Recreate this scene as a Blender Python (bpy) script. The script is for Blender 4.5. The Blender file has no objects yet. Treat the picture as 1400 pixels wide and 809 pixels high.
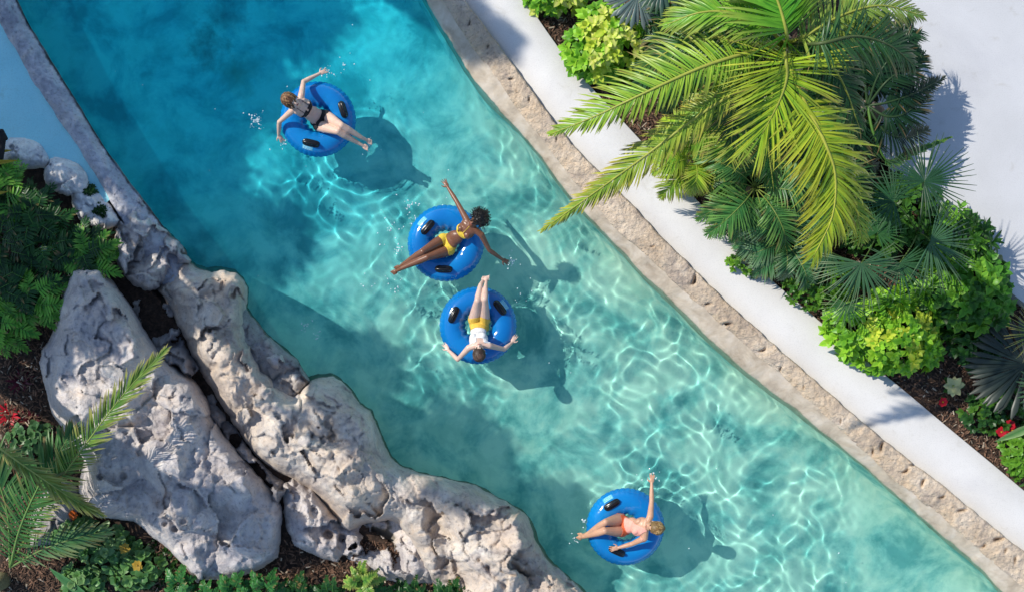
import bpy, bmesh, math, random
import numpy as np
from mathutils import Vector, Matrix

random.seed(7)
C = bpy.context.scene.collection
sc = bpy.context.scene
R = math.radians

# ------------------------------------------------------------------ camera
CAM_H = 16.0           # metres above the water
S = 85.0               # photo pixels per metre at water level
cam = bpy.data.cameras.new('camera')
cam_o = bpy.data.objects.new('camera', cam); C.objects.link(cam_o)
cam_o.location = (0, 0, CAM_H)
cam.sensor_fit = 'HORIZONTAL'
cam.angle = 2 * math.atan(700 / S / CAM_H)
cam.clip_start = 0.1; cam.clip_end = 2000
sc.camera = cam_o

# ------------------------------------------------------------------ light
SUN_EL = 42.0
TRAVEL = Vector((0.87, -0.49)).normalized()          # the way shadows fall on the ground
w = bpy.data.worlds.new('World'); sc.world = w; w.use_nodes = True
wn = w.node_tree.nodes; sky = wn.new('ShaderNodeTexSky')
sky.sky_type = 'NISHITA'; sky.sun_disc = False
sky.sun_elevation = R(SUN_EL)
sky.sun_rotation = math.atan2(-TRAVEL.x, -TRAVEL.y) % (2 * math.pi)
w.node_tree.links.new(sky.outputs[0], wn['Background'].inputs[0])
sky.ozone_density = 2.2; sky.dust_density = 0.3
wn['Background'].inputs[1].default_value = 0.15
sun = bpy.data.lights.new('sun', 'SUN'); sun.energy = 4.1; sun.angle = R(0.5)
sun.color = (1.0, 0.94, 0.84)
sun_o = bpy.data.objects.new('sun', sun); C.objects.link(sun_o)
sun_o.location = (-20, 12, 20)
ce = math.cos(R(SUN_EL))
SUN_D = Vector((TRAVEL.x * ce, TRAVEL.y * ce, -math.sin(R(SUN_EL))))
sun_o.rotation_euler = SUN_D.to_track_quat('-Z', 'Y').to_euler()
sun.cycles.is_caustics_light = True                   # real caustics through the water surface
sc.view_settings.view_transform = 'Standard'
sc.view_settings.look = 'None'
sc.view_settings.exposure = 0.15
sc.view_settings.gamma = 1.0
sc.cycles.use_denoising = True
sc.cycles.max_bounces = 10
sc.cycles.transparent_max_bounces = 12

# ------------------------------------------------------------------ helpers
def P(u, v, z=0.0):
    """photo position (u, v) of a point that stands z metres above the water"""
    k = (CAM_H - z) / CAM_H / S
    return Vector(((u - 700) * k, (404.5 - v) * k, z))

def PX(u, v, z):
    k = (CAM_H - z) / CAM_H / S
    return (u - 700) * k, (404.5 - v) * k, z

def smooth(x, a, b):
    t = np.clip((x - a) / (b - a), 0, 1)
    return t * t * (3 - 2 * t)

def _hash(ix, iy, seed):
    n = (ix.astype(np.int64) * 374761393 + iy.astype(np.int64) * 668265263 + seed * 1442695041) & 0x7fffffff
    n = ((n ^ (n >> 13)) * 1274126177) & 0x7fffffff
    return ((n ^ (n >> 16)) & 0xffff) / 65535.0

def vnoise(x, y, seed=0):
    ix = np.floor(x); iy = np.floor(y); fx = x - ix; fy = y - iy
    fx = fx * fx * fx * (fx * (fx * 6 - 15) + 10); fy = fy * fy * fy * (fy * (fy * 6 - 15) + 10)
    a = _hash(ix, iy, seed); b = _hash(ix + 1, iy, seed); c = _hash(ix, iy + 1, seed); d = _hash(ix + 1, iy + 1, seed)
    return (a + (b - a) * fx) * (1 - fy) + (c + (d - c) * fx) * fy

def fbm(x, y, seed=0, octaves=4, gain=0.5):
    s = 0; a = 1; t = 0
    for o in range(octaves):
        s = s + a * (vnoise(x, y, seed + o * 17) - 0.5); t += a
        x, y = x * 1.62 - y * 1.2, x * 1.2 + y * 1.62; a *= gain
    return s / t * 2

def cells(x, y, seed=0):
    """distance to the nearest scattered point"""
    ix = np.floor(x); iy = np.floor(y); best = np.full(x.shape, 9.0)
    for dx in (-1, 0, 1):
        for dy in (-1, 0, 1):
            cx = ix + dx; cy = iy + dy
            px = cx + _hash(cx, cy, seed); py = cy + _hash(cx, cy, seed + 5)
            best = np.minimum(best, np.hypot(px - x, py - y))
    return best

def link(o, parent=None):
    C.objects.link(o)
    if parent is not None: o.parent = parent
    return o

def mesh_obj(name, verts, faces, material, parent=None, loc=None, smooth_shade=True, cols=None):
    me = bpy.data.meshes.new(name)
    me.from_pydata([tuple(map(float, v)) for v in verts], [], faces)
    if cols is not None:
        ca = me.color_attributes.new('Col', 'FLOAT_COLOR', 'POINT')
        ca.data.foreach_set('color', np.asarray(cols, dtype=np.float32).reshape(-1))
    if material is not None: me.materials.append(material)
    if smooth_shade: me.shade_smooth()
    me.update()
    o = bpy.data.objects.new(name, me)
    if loc is not None: o.location = loc
    return link(o, parent)

def np_obj(name, V, F, material, parent=None, loc=None, smooth_shade=True, cols=None):
    """V (n,3), F (m,4) numpy arrays"""
    V = np.asarray(V, dtype=np.float32); F = np.asarray(F, dtype=np.int32)
    me = bpy.data.meshes.new(name)
    me.vertices.add(len(V)); me.vertices.foreach_set('co', V.reshape(-1))
    k = F.shape[1]
    me.loops.add(F.size); me.loops.foreach_set('vertex_index', F.reshape(-1))
    me.polygons.add(len(F))
    me.polygons.foreach_set('loop_start', np.arange(0, F.size, k, dtype=np.int32))
    me.polygons.foreach_set('loop_total', np.full(len(F), k, dtype=np.int32))
    me.update(calc_edges=True)
    if cols is not None:
        ca = me.color_attributes.new('Col', 'FLOAT_COLOR', 'POINT')
        ca.data.foreach_set('color', np.asarray(cols, dtype=np.float32).reshape(-1))
    if material is not None: me.materials.append(material)
    if smooth_shade: me.shade_smooth()
    me.validate()
    o = bpy.data.objects.new(name, me)
    if loc is not None: o.location = loc
    return link(o, parent)

def tag(o, label=None, cat=None, group=None, kind=None):
    if label: o['label'] = label
    if cat: o['category'] = cat
    if group: o['group'] = group
    if kind: o['kind'] = kind
    return o

def empty(name, loc, label, cat, group=None):
    o = bpy.data.objects.new(name, None); o.empty_display_size = 0.2
    o.location = loc; C.objects.link(o)
    return tag(o, label, cat, group)

class MB:
    """collects geometry (world coordinates) with a colour per vertex"""
    def __init__(s): s.v = []; s.f = []; s.c = []
    def add(s, verts, faces, col):
        b = len(s.v); s.v += [tuple(v) for v in verts]
        s.f += [tuple(i + b for i in f) for f in faces]
        if isinstance(col, list): s.c += col
        else: s.c += [col] * len(verts)
    def tube(s, pts, radii, col, n=6, cap=True):
        pts = [Vector(p) for p in pts]; b = len(s.v); m = len(pts)
        ref = Vector((0, 0, 1))
        for i, p in enumerate(pts):
            t = (pts[min(i + 1, m - 1)] - pts[max(i - 1, 0)]).normalized()
            if abs(t.dot(ref)) > 0.95: rr = Vector((1, 0, 0))
            else: rr = ref
            a = t.cross(rr).normalized(); c2 = t.cross(a)
            r = radii[i] if hasattr(radii, '__len__') else radii
            for k in range(n):
                q = 2 * math.pi * k / n
                s.v.append(tuple(p + (a * math.cos(q) + c2 * math.sin(q)) * r)); s.c.append(col)
        for i in range(m - 1):
            for k in range(n):
                s.f.append((b + i * n + k, b + i * n + (k + 1) % n, b + (i + 1) * n + (k + 1) % n, b + (i + 1) * n + k))
        if cap:
            s.f.append(tuple(b + k for k in range(n))[::-1])
            s.f.append(tuple(b + (m - 1) * n + k for k in range(n)))
    def build(s, name, material, parent=None, origin=None, smooth_shade=True):
        o = origin if origin is not None else Vector((0, 0, 0))
        vs = [(v[0] - o[0], v[1] - o[1], v[2] - o[2]) for v in s.v]
        cols = [(c[0], c[1], c[2], 1.0) for c in s.c]
        return mesh_obj(name, vs, s.f, material, parent, None if parent is not None else o, smooth_shade, cols)

# ------------------------------------------------------------------ materials
def new_mat(name):
    m = bpy.data.materials.new(name); m.use_nodes = True
    return m, m.node_tree, m.node_tree.nodes, m.node_tree.nodes['Principled BSDF']

def ramp(nt, fac, stops):
    r = nt.nodes.new('ShaderNodeValToRGB'); el = r.color_ramp.elements
    while len(el) < len(stops): el.new(0.5)
    for e, (p, c) in zip(el, stops): e.position = p; e.color = (*c, 1)
    nt.links.new(fac, r.inputs[0]); return r.outputs[0]

def noise_node(nt, scale, detail=6, rough=0.55, distort=0.0, vec=None):
    n = nt.nodes.new('ShaderNodeTexNoise'); n.inputs['Scale'].default_value = scale
    n.inputs['Detail'].default_value = detail; n.inputs['Roughness'].default_value = rough
    n.inputs['Distortion'].default_value = distort
    if vec is None:
        g = nt.nodes.new('ShaderNodeNewGeometry'); vec = g.outputs['Position']
    nt.links.new(vec, n.inputs['Vector']); return n.outputs['Fac']

def mixc(nt, fac, a, b, mode='MIX'):
    m = nt.nodes.new('ShaderNodeMix'); m.data_type = 'RGBA'; m.blend_type = mode
    for k, x in ((0, fac), (6, a), (7, b)):
        if isinstance(x, (int, float)): m.inputs[k].default_value = x
        elif isinstance(x, tuple): m.inputs[k].default_value = (*x, 1)
        else: nt.links.new(x, m.inputs[k])
    return m.outputs[2]

def bump(nt, hgt, strength, dist, prev=None):
    b = nt.nodes.new('ShaderNodeBump'); b.inputs['Strength'].default_value = strength
    b.inputs['Distance'].default_value = dist; nt.links.new(hgt, b.inputs['Height'])
    if prev is not None: nt.links.new(prev, b.inputs['Normal'])
    return b.outputs[0]

def rock_mat(name, c_dark, c_mid, c_light, stain, fine=1.0):
    m, nt, n, p = new_mat(name)
    a = ramp(nt, noise_node(nt, 2.2, 8, 0.6, 0.4), [(0.3, c_dark), (0.5, c_mid), (0.68, c_light)])
    b = ramp(nt, noise_node(nt, 0.9, 5, 0.6), [(0.42, (0, 0, 0)), (0.62, (1, 1, 1))])
    c = mixc(nt, b, a, mixc(nt, 0.6, a, stain))
    sp = ramp(nt, noise_node(nt, 22, 4, 0.6), [(0.32, (0.62, 0.6, 0.58)), (0.45, (1, 1, 1))])
    c = mixc(nt, 0.8, c, sp, 'MULTIPLY')
    st = noise_node(nt, 1.6, 9, 0.72, 1.6); c = mixc(nt, 0.9, c, ramp(nt, st, [(0.36, (0.66, 0.66, 0.72)), (0.5, (1, 1, 1)), (0.64, (1.08, 1.0, 0.9))]), 'MULTIPLY')
    # dark pock marks
    v = nt.nodes.new('ShaderNodeTexVoronoi'); v.inputs['Scale'].default_value = 9; v.inputs['Randomness'].default_value = 1
    g = nt.nodes.new('ShaderNodeNewGeometry'); nt.links.new(g.outputs['Position'], v.inputs['Vector'])
    pk = ramp(nt, v.outputs['Distance'], [(0.07, (0.35, 0.33, 0.32)), (0.13, (1, 1, 1))])
    c = mixc(nt, 0.3, c, pk, 'MULTIPLY')
    # wet algae band along the waterline
    gz = nt.nodes.new('ShaderNodeNewGeometry'); sx = nt.nodes.new('ShaderNodeSeparateXYZ'); nt.links.new(gz.outputs['Position'], sx.inputs[0])
    ad = nt.nodes.new('ShaderNodeMath'); ad.operation = 'MULTIPLY_ADD'; nt.links.new(noise_node(nt, 5, 4, 0.6), ad.inputs[0]); ad.inputs[1].default_value = -0.16; nt.links.new(sx.outputs[2], ad.inputs[2])
    c = mixc(nt, ramp(nt, ad.outputs[0], [(0.0, (1, 1, 1)), (0.05, (0, 0, 0))]), c, mixc(nt, 0.75, c, (0.16, 0.14, 0.09)))
    nt.links.new(c, p.inputs['Base Color']); p.inputs['Roughness'].default_value = 0.9
    h1 = noise_node(nt, 6, 8, 0.65); h2 = noise_node(nt, 30, 5, 0.65)
    b1 = bump(nt, h1, 0.5 * fine, 0.12); b2 = bump(nt, h2, 0.6 * fine, 0.03, b1)
    b3 = bump(nt, pk, 0.5, 0.02, b2)
    nt.links.new(b3, p.inputs['Normal'])
    return m

M_rock = rock_mat('limestone', (0.44, 0.41, 0.40), (0.62, 0.57, 0.54), (0.78, 0.73, 0.68), (0.52, 0.46, 0.44))
M_rock_warm = rock_mat('warm_limestone', (0.50, 0.43, 0.37), (0.64, 0.56, 0.48), (0.76, 0.70, 0.62), (0.58, 0.47, 0.38))
M_rock_dark = rock_mat('dark_limestone', (0.26, 0.24, 0.23), (0.38, 0.35, 0.33), (0.5, 0.46, 0.43), (0.3, 0.28, 0.3))  # darker greys than the plain limestone
M_rock_white = rock_mat('pale_boulder_stone', (0.62, 0.62, 0.62), (0.74, 0.74, 0.73), (0.82, 0.81, 0.79), (0.7, 0.7, 0.7), 0.4)
M_coping = rock_mat('stone_coping', (0.50, 0.40, 0.30), (0.68, 0.55, 0.41), (0.76, 0.64, 0.50), (0.56, 0.42, 0.28), 1.2)
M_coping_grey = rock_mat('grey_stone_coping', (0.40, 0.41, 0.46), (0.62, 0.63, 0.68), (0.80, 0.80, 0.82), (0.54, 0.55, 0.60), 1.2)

def concrete(name, a, b, sc_=0.8, bmp=0.15):
    m, nt, n, p = new_mat(name)
    c = ramp(nt, noise_node(nt, sc_, 7, 0.6), [(0.35, a), (0.65, b)])
    f = ramp(nt, noise_node(nt, 60, 3, 0.5), [(0.3, (0.9, 0.9, 0.9)), (0.5, (1, 1, 1))])
    d = ramp(nt, noise_node(nt, 3.2, 6, 0.7, 0.6), [(0.30, (0.86, 0.84, 0.80)), (0.42, (1, 1, 1))])
    c = mixc(nt, 1.0, c, f, 'MULTIPLY'); c = mixc(nt, 0.7, c, d, 'MULTIPLY')
    c = mixc(nt, 0.6, c, ramp(nt, noise_node(nt, 0.45, 9, 0.68, 1.1), [(0.34, (0.88, 0.88, 0.90)), (0.5, (1, 1, 1))]), 'MULTIPLY')
    nt.links.new(c, p.inputs['Base Color']); p.inputs['Roughness'].default_value = 0.85
    nt.links.new(bump(nt, noise_node(nt, 90, 4, 0.6), bmp, 0.01), p.inputs['Normal'])
    return m
M_path = concrete('white_concrete', (0.70, 0.68, 0.645), (0.77, 0.75, 0.72))
M_plaza = concrete('plaza_concrete', (0.56, 0.56, 0.565), (0.64, 0.64, 0.65), 0.5)
M_pave = concrete('pale_paving', (0.36, 0.84, 0.92), (0.46, 0.92, 0.98), 1.2, 0.3)
M_curb = concrete('curb_concrete', (0.58, 0.57, 0.56), (0.68, 0.67, 0.66), 1.5)

m, nt, n, p = new_mat('wall_plaster'); M_ledge = m
c = ramp(nt, noise_node(nt, 3, 8, 0.65, 0.5), [(0.3, (0.36, 0.28, 0.20)), (0.5, (0.54, 0.45, 0.34)), (0.72, (0.68, 0.60, 0.50))])
nt.links.new(c, p.inputs['Base Color']); p.inputs['Roughness'].default_value = 0.55
nt.links.new(bump(nt, noise_node(nt, 14, 6, 0.6), 0.35, 0.03), p.inputs['Normal'])

m, nt, n, p = new_mat('pool_plaster'); M_floor = m
big = noise_node(nt, 1.0, 8, 0.62, 0.35)
c = ramp(nt, big, [(0.38, (0.26, 0.50, 0.48)), (0.47, (0.60, 0.76, 0.68)), (0.56, (1.0, 0.95, 0.80))])
mid = ramp(nt, noise_node(nt, 2.4, 7, 0.65, 0.3), [(0.36, (0.66, 0.80, 0.80)), (0.55, (1, 1, 1))])
c = mixc(nt, 0.85, c, mid, 'MULTIPLY')
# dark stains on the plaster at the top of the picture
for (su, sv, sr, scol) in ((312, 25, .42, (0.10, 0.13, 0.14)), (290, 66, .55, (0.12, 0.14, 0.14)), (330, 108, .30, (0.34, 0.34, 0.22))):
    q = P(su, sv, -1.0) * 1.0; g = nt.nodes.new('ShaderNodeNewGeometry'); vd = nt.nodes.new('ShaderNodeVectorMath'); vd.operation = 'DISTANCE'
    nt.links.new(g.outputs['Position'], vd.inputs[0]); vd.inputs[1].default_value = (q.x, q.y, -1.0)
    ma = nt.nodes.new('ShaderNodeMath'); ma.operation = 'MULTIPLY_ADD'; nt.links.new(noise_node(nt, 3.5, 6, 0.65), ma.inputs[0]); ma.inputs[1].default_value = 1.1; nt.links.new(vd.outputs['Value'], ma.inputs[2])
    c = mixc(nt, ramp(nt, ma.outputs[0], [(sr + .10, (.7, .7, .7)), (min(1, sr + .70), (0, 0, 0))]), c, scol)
nt.links.new(c, p.inputs['Base Color']); p.inputs['Roughness'].default_value = 0.9

# mulch / soil
m, nt, n, p = new_mat('dark_soil'); M_soil = m
c = ramp(nt, noise_node(nt, 14, 9, 0.7), [(0.3, (0.018, 0.012, 0.009)), (0.5, (0.06, 0.036, 0.024)), (0.7, (0.15, 0.09, 0.06))])
nt.links.new(c, p.inputs['Base Color']); p.inputs['Roughness'].default_value = 0.95
nt.links.new(bump(nt, noise_node(nt, 24, 8, 0.7), 1.0, 0.06), p.inputs['Normal'])

def attr_col(nt):
    a = nt.nodes.new('ShaderNodeVertexColor'); a.layer_name = 'Col'; return a.outputs['Color']

def leaf_mat(name, trans=0.35, rough=0.4, spec=0.5):
    m, nt, n, p = new_mat(name)
    c = attr_col(nt); nz = noise_node(nt, 12, 3, 0.5)
    c = mixc(nt, 0.35, c, ramp(nt, nz, [(0.3, (0.6, 0.65, 0.55)), (0.7, (1.15, 1.1, 1.0))]), 'MULTIPLY')
    nt.links.new(c, p.inputs['Base Color']); p.inputs['Roughness'].default_value = rough
    p.inputs['Specular IOR Level'].default_value = spec * .55
    t = n.new('ShaderNodeBsdfTranslucent')
    c2 = mixc(nt, 1.0, c, (1.25, 1.2, 0.5), 'MULTIPLY'); nt.links.new(c2, t.inputs['Color'])
    mx = n.new('ShaderNodeMixShader'); mx.inputs[0].default_value = trans
    nt.links.new(p.outputs[0], mx.inputs[1]); nt.links.new(t.outputs[0], mx.inputs[2])
    nt.links.new(mx.outputs[0], n['Material Output'].inputs['Surface'])
    return m
M_leaf = leaf_mat('leaf', 0.2, 0.36, 0.45)
M_frond = leaf_mat('palm_leaf', 0.2, 0.34, 0.5)
M_petal = leaf_mat('petal', 0.3, 0.5)

def vcol_mat(name, rough=0.8, spec=0.3):
    m, nt, n, p = new_mat(name); nt.links.new(attr_col(nt), p.inputs['Base Color'])
    p.inputs['Roughness'].default_value = rough; p.inputs['Specular IOR Level'].default_value = spec
    return m, nt, p
M_bark, nt, p = vcol_mat('bark', 0.9)
nt.links.new(bump(nt, noise_node(nt, 25, 6, 0.7), 0.8, 0.03), p.inputs['Normal'])
M_chip, _, _ = vcol_mat('mulch_chip', 0.9)

def skin_mat(name, col, rough=0.42):
    m, nt, n, p = new_mat(name)
    c = mixc(nt, 0.5, col, ramp(nt, noise_node(nt, 9, 4, 0.6), [(0.35, tuple(x * 0.82 for x in col)), (0.65, tuple(min(1, x * 1.1) for x in col))]))
    nt.links.new(c, p.inputs['Base Color']); p.inputs['Roughness'].default_value = rough
    p.inputs['Subsurface Weight'].default_value = 0.15; p.inputs['Subsurface Radius'].default_value = (0.02, 0.008, 0.004)
    p.inputs['Subsurface Scale'].default_value = 0.6
    return m
def plain(name, col, rough=0.6, **kw):
    m, nt, n, p = new_mat(name); p.inputs['Base Color'].default_value = (*col, 1); p.inputs['Roughness'].default_value = rough
    for k, v in kw.items(): p.inputs[k.replace('_', ' ')].default_value = v
    return m
def fabric(name, col):
    m, nt, n, p = new_mat(name)
    c = mixc(nt, 1.0, col, ramp(nt, noise_node(nt, 30, 4, 0.6), [(0.35, (0.84, 0.84, 0.84)), (0.6, (1, 1, 1))]), 'MULTIPLY')
    nt.links.new(c, p.inputs['Base Color']); p.inputs['Roughness'].default_value = 0.75
    nt.links.new(bump(nt, noise_node(nt, 40, 3, 0.5), 0.3, 0.01), p.inputs['Normal'])
    return m

# water: clear refracting surface; the tint deepens with the depth stored on the mesh
m, nt, n, p = new_mat('river_water'); M_water = m
n.remove(p)
dep = nt.nodes.new('ShaderNodeAttribute'); dep.attribute_name = 'depth'
mr = noise_node(nt, 0.35, 4, 0.5)
tcol = ramp(nt, dep.outputs['Fac'], [(0.0, (0.97, 0.99, 0.98)), (0.12, (0.86, 0.96, 0.93)), (0.45, (0.74, 0.94, 0.89)), (1.0, (0.61, 0.90, 0.90))])
blue_shade = nt.nodes.new('ShaderNodeAttribute'); blue_shade.attribute_name = 'blue'
tcol = mixc(nt, blue_shade.outputs['Fac'], tcol, (0.16, 0.83, 1.0))  # skylit blue of the shaded upper reach, painted into the tint
gs = n.new('ShaderNodeBsdfGlass'); gs.inputs['IOR'].default_value = 1.33; gs.inputs['Roughness'].default_value = 0
nt.links.new(tcol, gs.inputs['Color']); nt.links.new(gs.outputs[0], n['Material Output'].inputs['Surface'])

# ------------------------------------------------------------------ river geometry in (s, t): s runs downstream, t across to the right
EX, EY = 0.70, 0.714
def ST(u, v): return u * EX + v * EY, u * EY - v * EX
def UV(s, t):
    q = EX * EX + EY * EY
    return (s * EX + t * EY) / q, (s * EY - t * EX) / q

def curve(pts):
    st = sorted(ST(u, v) for u, v in pts)
    s = np.array([a for a, b in st]); t = np.array([b for a, b in st])
    S0 = np.arange(-2600, 4400, 10.0)
    e0 = (t[1] - t[0]) / (s[1] - s[0]); e1 = (t[-1] - t[-2]) / (s[-1] - s[-2])
    T = np.interp(S0, s, t)
    T = np.where(S0 < s[0], t[0] + (S0 - s[0]) * e0, T); T = np.where(S0 > s[-1], t[-1] + (S0 - s[-1]) * e1, T)
    k = np.ones(7) / 7; Tp = np.pad(T, 3, mode='reflect', reflect_type='odd')
    T = np.convolve(Tp, k, mode='valid')
    return lambda q: np.interp(q, S0, T)

WR = curve([(582, 0), (605, 41), (634, 89), (671, 141), (712, 180), (745, 222), (771, 260), (810, 305), (850, 341), (887, 383), (924, 417), (961, 456), (998, 489), (1035, 519), (1072, 547), (1103, 574), (1168, 624), (1211, 663), (1254, 702), (1296, 738), (1336, 770), (1368, 806)])
C1 = curve([(604, 0), (638, 56), (684, 115), (712, 157), (744, 196), (782, 241), (820, 293), (850, 320), (887, 350), (924, 389), (961, 422), (998, 454), (1035, 485), (1072, 515), (1121, 563), (1168, 604), (1211, 645), (1254, 681), (1300, 716), (1336, 749), (1379, 786), (1400, 804)])
C2 = curve([(634, 0), (668, 44), (716, 108), (760, 171), (801, 219), (842, 256), (879, 297), (928, 348), (961, 380), (998, 417), (1035, 450), (1072, 484), (1110, 515), (1146, 549), (1193, 588), (1246, 631), (1293, 666), (1336, 702), (1371, 731), (1398, 752)])
PE = curve([(718, 0), (764, 67), (797, 108), (827, 139), (870, 186), (930, 250), (987, 309), (1013, 339), (1050, 380), (1091, 413), (1132, 449), (1175, 486), (1222, 521), (1270, 562), (1317, 601), (1356, 633), (1388, 660)])
WL = curve([(23, 0), (37, 30), (63, 73), (87, 110), (110, 147), (133, 187), (160, 227), (190, 268), (215, 296), (250, 350), (300, 430), (360, 510), (430, 570), (500, 640), (580, 690), (660, 740), (710, 800), (760, 860), (800, 900)])
CL2 = curve([(0, 33), (20, 67), (43, 107), (67, 147), (100, 190), (127, 234), (150, 275), (175, 315), (230, 400), (300, 480), (380, 560), (470, 650), (550, 700), (620, 760), (680, 830), (740, 900)])

def srange(step, a=-120, b=1700):
    return np.concatenate([np.arange(-1500, a, 60.0), np.arange(a, b, step), np.arange(b, 3200, 60.0)])

def strip(name, s, rows, material, jitter=None, cols=None, parent=None, attrs=None):
    """rows: list of (t array, z array), all along s"""
    T = np.array([r[0] for r in rows]); Z = np.array([np.broadcast_to(r[1], s.shape) for r in rows]).astype(float)
    SS = np.broadcast_to(s, T.shape)
    U, V = UV(SS, T)
    if jitter is not None: Z = Z + jitter(U, V, T)
    X, Y, Z = PX(U, V, Z)
    a, b = T.shape
    idx = np.arange(a * b).reshape(a, b)
    F = np.stack([idx[:-1, :-1], idx[:-1, 1:], idx[1:, 1:], idx[1:, :-1]], -1).reshape(-1, 4)

    o = np_obj(name, np.stack([X, Y, Z], -1).reshape(-1, 3), F, material, parent)
    if attrs:
        for k, arr in attrs.items():
            at = o.data.attributes.new(k, 'FLOAT', 'POINT'); at.data.foreach_set('value', np.asarray(arr, dtype=np.float32).reshape(-1))
    return o

FLOOR_Z = -1.0
# pool floor with the wall slopes
s = srange(8)
rows = []
wl = WL(s); wr = WR(s)
for f, z in ((0, 0.12), (0.001, -0.3), (0.01, FLOOR_Z), (0.5, FLOOR_Z), (0.86, FLOOR_Z)): rows.append((wl + (wr - wl) * f, z))
rows.append((wr - 15, -0.85)); rows.append((wr - 3, -0.30)); 
o = strip('pool_floor', s, rows, M_floor); tag(o, kind='structure'); o.cycles.is_caustics_receiver = True
# water
s = srange(2.6, -60, 1640)
nt_ = 170
rows = []; dl = []; 
wl = WL(s) - 6; wr = WR(s) + 9
rng = np.random.default_rng(3)
def waves(U, V):
    x = (U - 700) / S; y = (404.5 - V) / S; z = np.zeros_like(x)
    wx = x + 0.25 * fbm(x * 0.9, y * 0.9, 5, 3); wy = y + 0.25 * fbm(x * 0.9 + 9, y * 0.9, 11, 3)
    r2 = np.random.default_rng(11)
    for i in range(60):
        lam = 0.15 * 1.042 ** i; a = r2.uniform(0, 2 * math.pi); ph = r2.uniform(0, 6.28)
        k = 2 * math.pi / lam
        z = z + 0.00135 * lam ** 1.0 * np.sin(k * (wx * math.cos(a) + wy * math.sin(a)) + ph)
    for (ru, rv) in ((435, 163.5), (609.5, 332.5), (653.5, 444.5), (855, 719.5)):
        dr = np.hypot(U - ru, V - rv) / S - 0.6
        z = z + 0.0030 * np.exp(-np.clip(dr, 0, None) / 0.30) * np.sin(2 * math.pi * dr / 0.17 + 1.5 * fbm(x * 1.5, y * 1.5, 77, 2)) * (dr > -0.1)
    gain = 0.62 + 1.5 * (fbm(x * 0.5, y * 0.5, 31, 3))
    return z * np.clip(gain, 0.16, 1.05)
for i in range(nt_ + 1): rows.append((wl + (wr - wl) * i / nt_, 0.0))
T = np.array([r[0] for r in rows]); SS = np.broadcast_to(s, T.shape); U, V = UV(SS, T)
d_r = (WR(s)[None] - T); d_l = T - WL(s)[None]
depth = np.clip((d_r + 3) / 60, 0, 1) ** 0.4 * smooth(d_l, -10, 12)
depth = depth * (0.80 + 0.35 * smooth(-(U * 0.9 - V), -500, 300)) 
depth = np.clip(depth + 0.10 * fbm(U / 120, V / 120, 3, 4), 0, 1)
blue = smooth(660 - U * 0.75 - V * 0.85 + 60 * fbm(U / 150, V / 150, 8, 3), -130, 330)  # mask of the painted blue shade, strongest at the upper left
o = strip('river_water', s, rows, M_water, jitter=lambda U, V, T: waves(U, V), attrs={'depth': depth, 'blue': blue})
tag(o, kind='structure'); o.cycles.is_caustics_caster = True
# right wall ledge (sloping smooth plaster down into the water)
s = srange(3)
rows = []
wr = WR(s); c1 = C1(s)
nz = 1.5 * fbm(s / 40, s * 0, 2, 4)
for f, z in ((-0.25, -0.34), (-0.12, -0.14), (0.0, -0.004), (0.25, 0.05), (0.6, 0.10), (0.9, 0.15), (1.12, 0.17)):
    rows.append((wr + nz + (c1 - wr) * f, z))
o = strip('river_wall', s, rows, M_ledge, jitter=lambda U, V, T: 0.022 * fbm(U / 14, V / 14, 4, 5)); tag(o, kind='structure'); o.cycles.is_caustics_receiver = True

# rough stone coping, right
NOTCH = [(820, 267, 1), (948, 382, 1.3), (970, 417, .8), (995, 445, 1.2), (1041, 476, 1.1), (1069, 506, .8), (1207, 611, 1.2), (1194, 617, .8), (1248, 633, 1), (1236, 641, 1), (1264, 661, 1.1), (1286, 677, .9), (1316, 698, 1.1), (1366, 738, 1.3), (1343, 743, .8), (1377, 754, .8), (1389, 766, .9), (760, 190, .6), (700, 110, .7), (722, 135, .6), (1100, 530, .6), (1150, 575, .6), (890, 335, .6), (665, 62, .6), (640, 30, .7)]
def coping_rough(U, V, T, amp=1.0):
    x = U / S; y = V / S
    s_, t_ = ST(U, V)
    z = 0.016 * fbm(x * 2.6, y * 2.6, 21, 5, 0.6) + 0.020 * fbm(x * 13, y * 13, 22, 4, 0.7)
    z = z + 0.014 * np.abs(fbm((s_ + t_ * 0.5) / 9, (t_) / 16, 24, 3))
    for (a, b, k) in NOTCH:
        sa, ta = ST(a, b); ds = (s_ - sa + 4 * np.sin((t_ - ta) / 5 + a)); dt = t_ - ta
        z = z - 0.13 * k * np.exp(-(ds / (1.7 * k)) ** 2 - (dt / (4.5 * k)) ** 2)
    return z * amp
s = srange(1.7)
c1 = C1(s) + 2.2 * fbm(s / 25, s * 0, 12, 4); c2 = C2(s) + 1.6 * fbm(s / 14, s * 0 + 4, 15, 4)
rows = [(c1 - 1, 0.08), (c1, 0.158)]
for i in range(1, 26):
    f = i / 26; rows.append((c1 + (c2 - c1) * f, 0.165 + 0.11 * f + 0.03 * math.sin(math.pi * f)))
rows += [(c2, 0.22), (c2 + 0.4, 0.12)]
o = strip('stone_coping', s, rows, M_coping, jitter=lambda U, V, T: coping_rough(U, V, T)); tag(o, kind='structure')

# white concrete path
s = srange(20)
o = strip('path', s, [(C2(s) - 6, 0.165), (C2(s) - 5.9, 0.17), (PE(s) - 0.7, 0.17), (PE(s), 0.163), (PE(s) + 0.05, -0.2)], M_path); tag(o, kind='structure')

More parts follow.
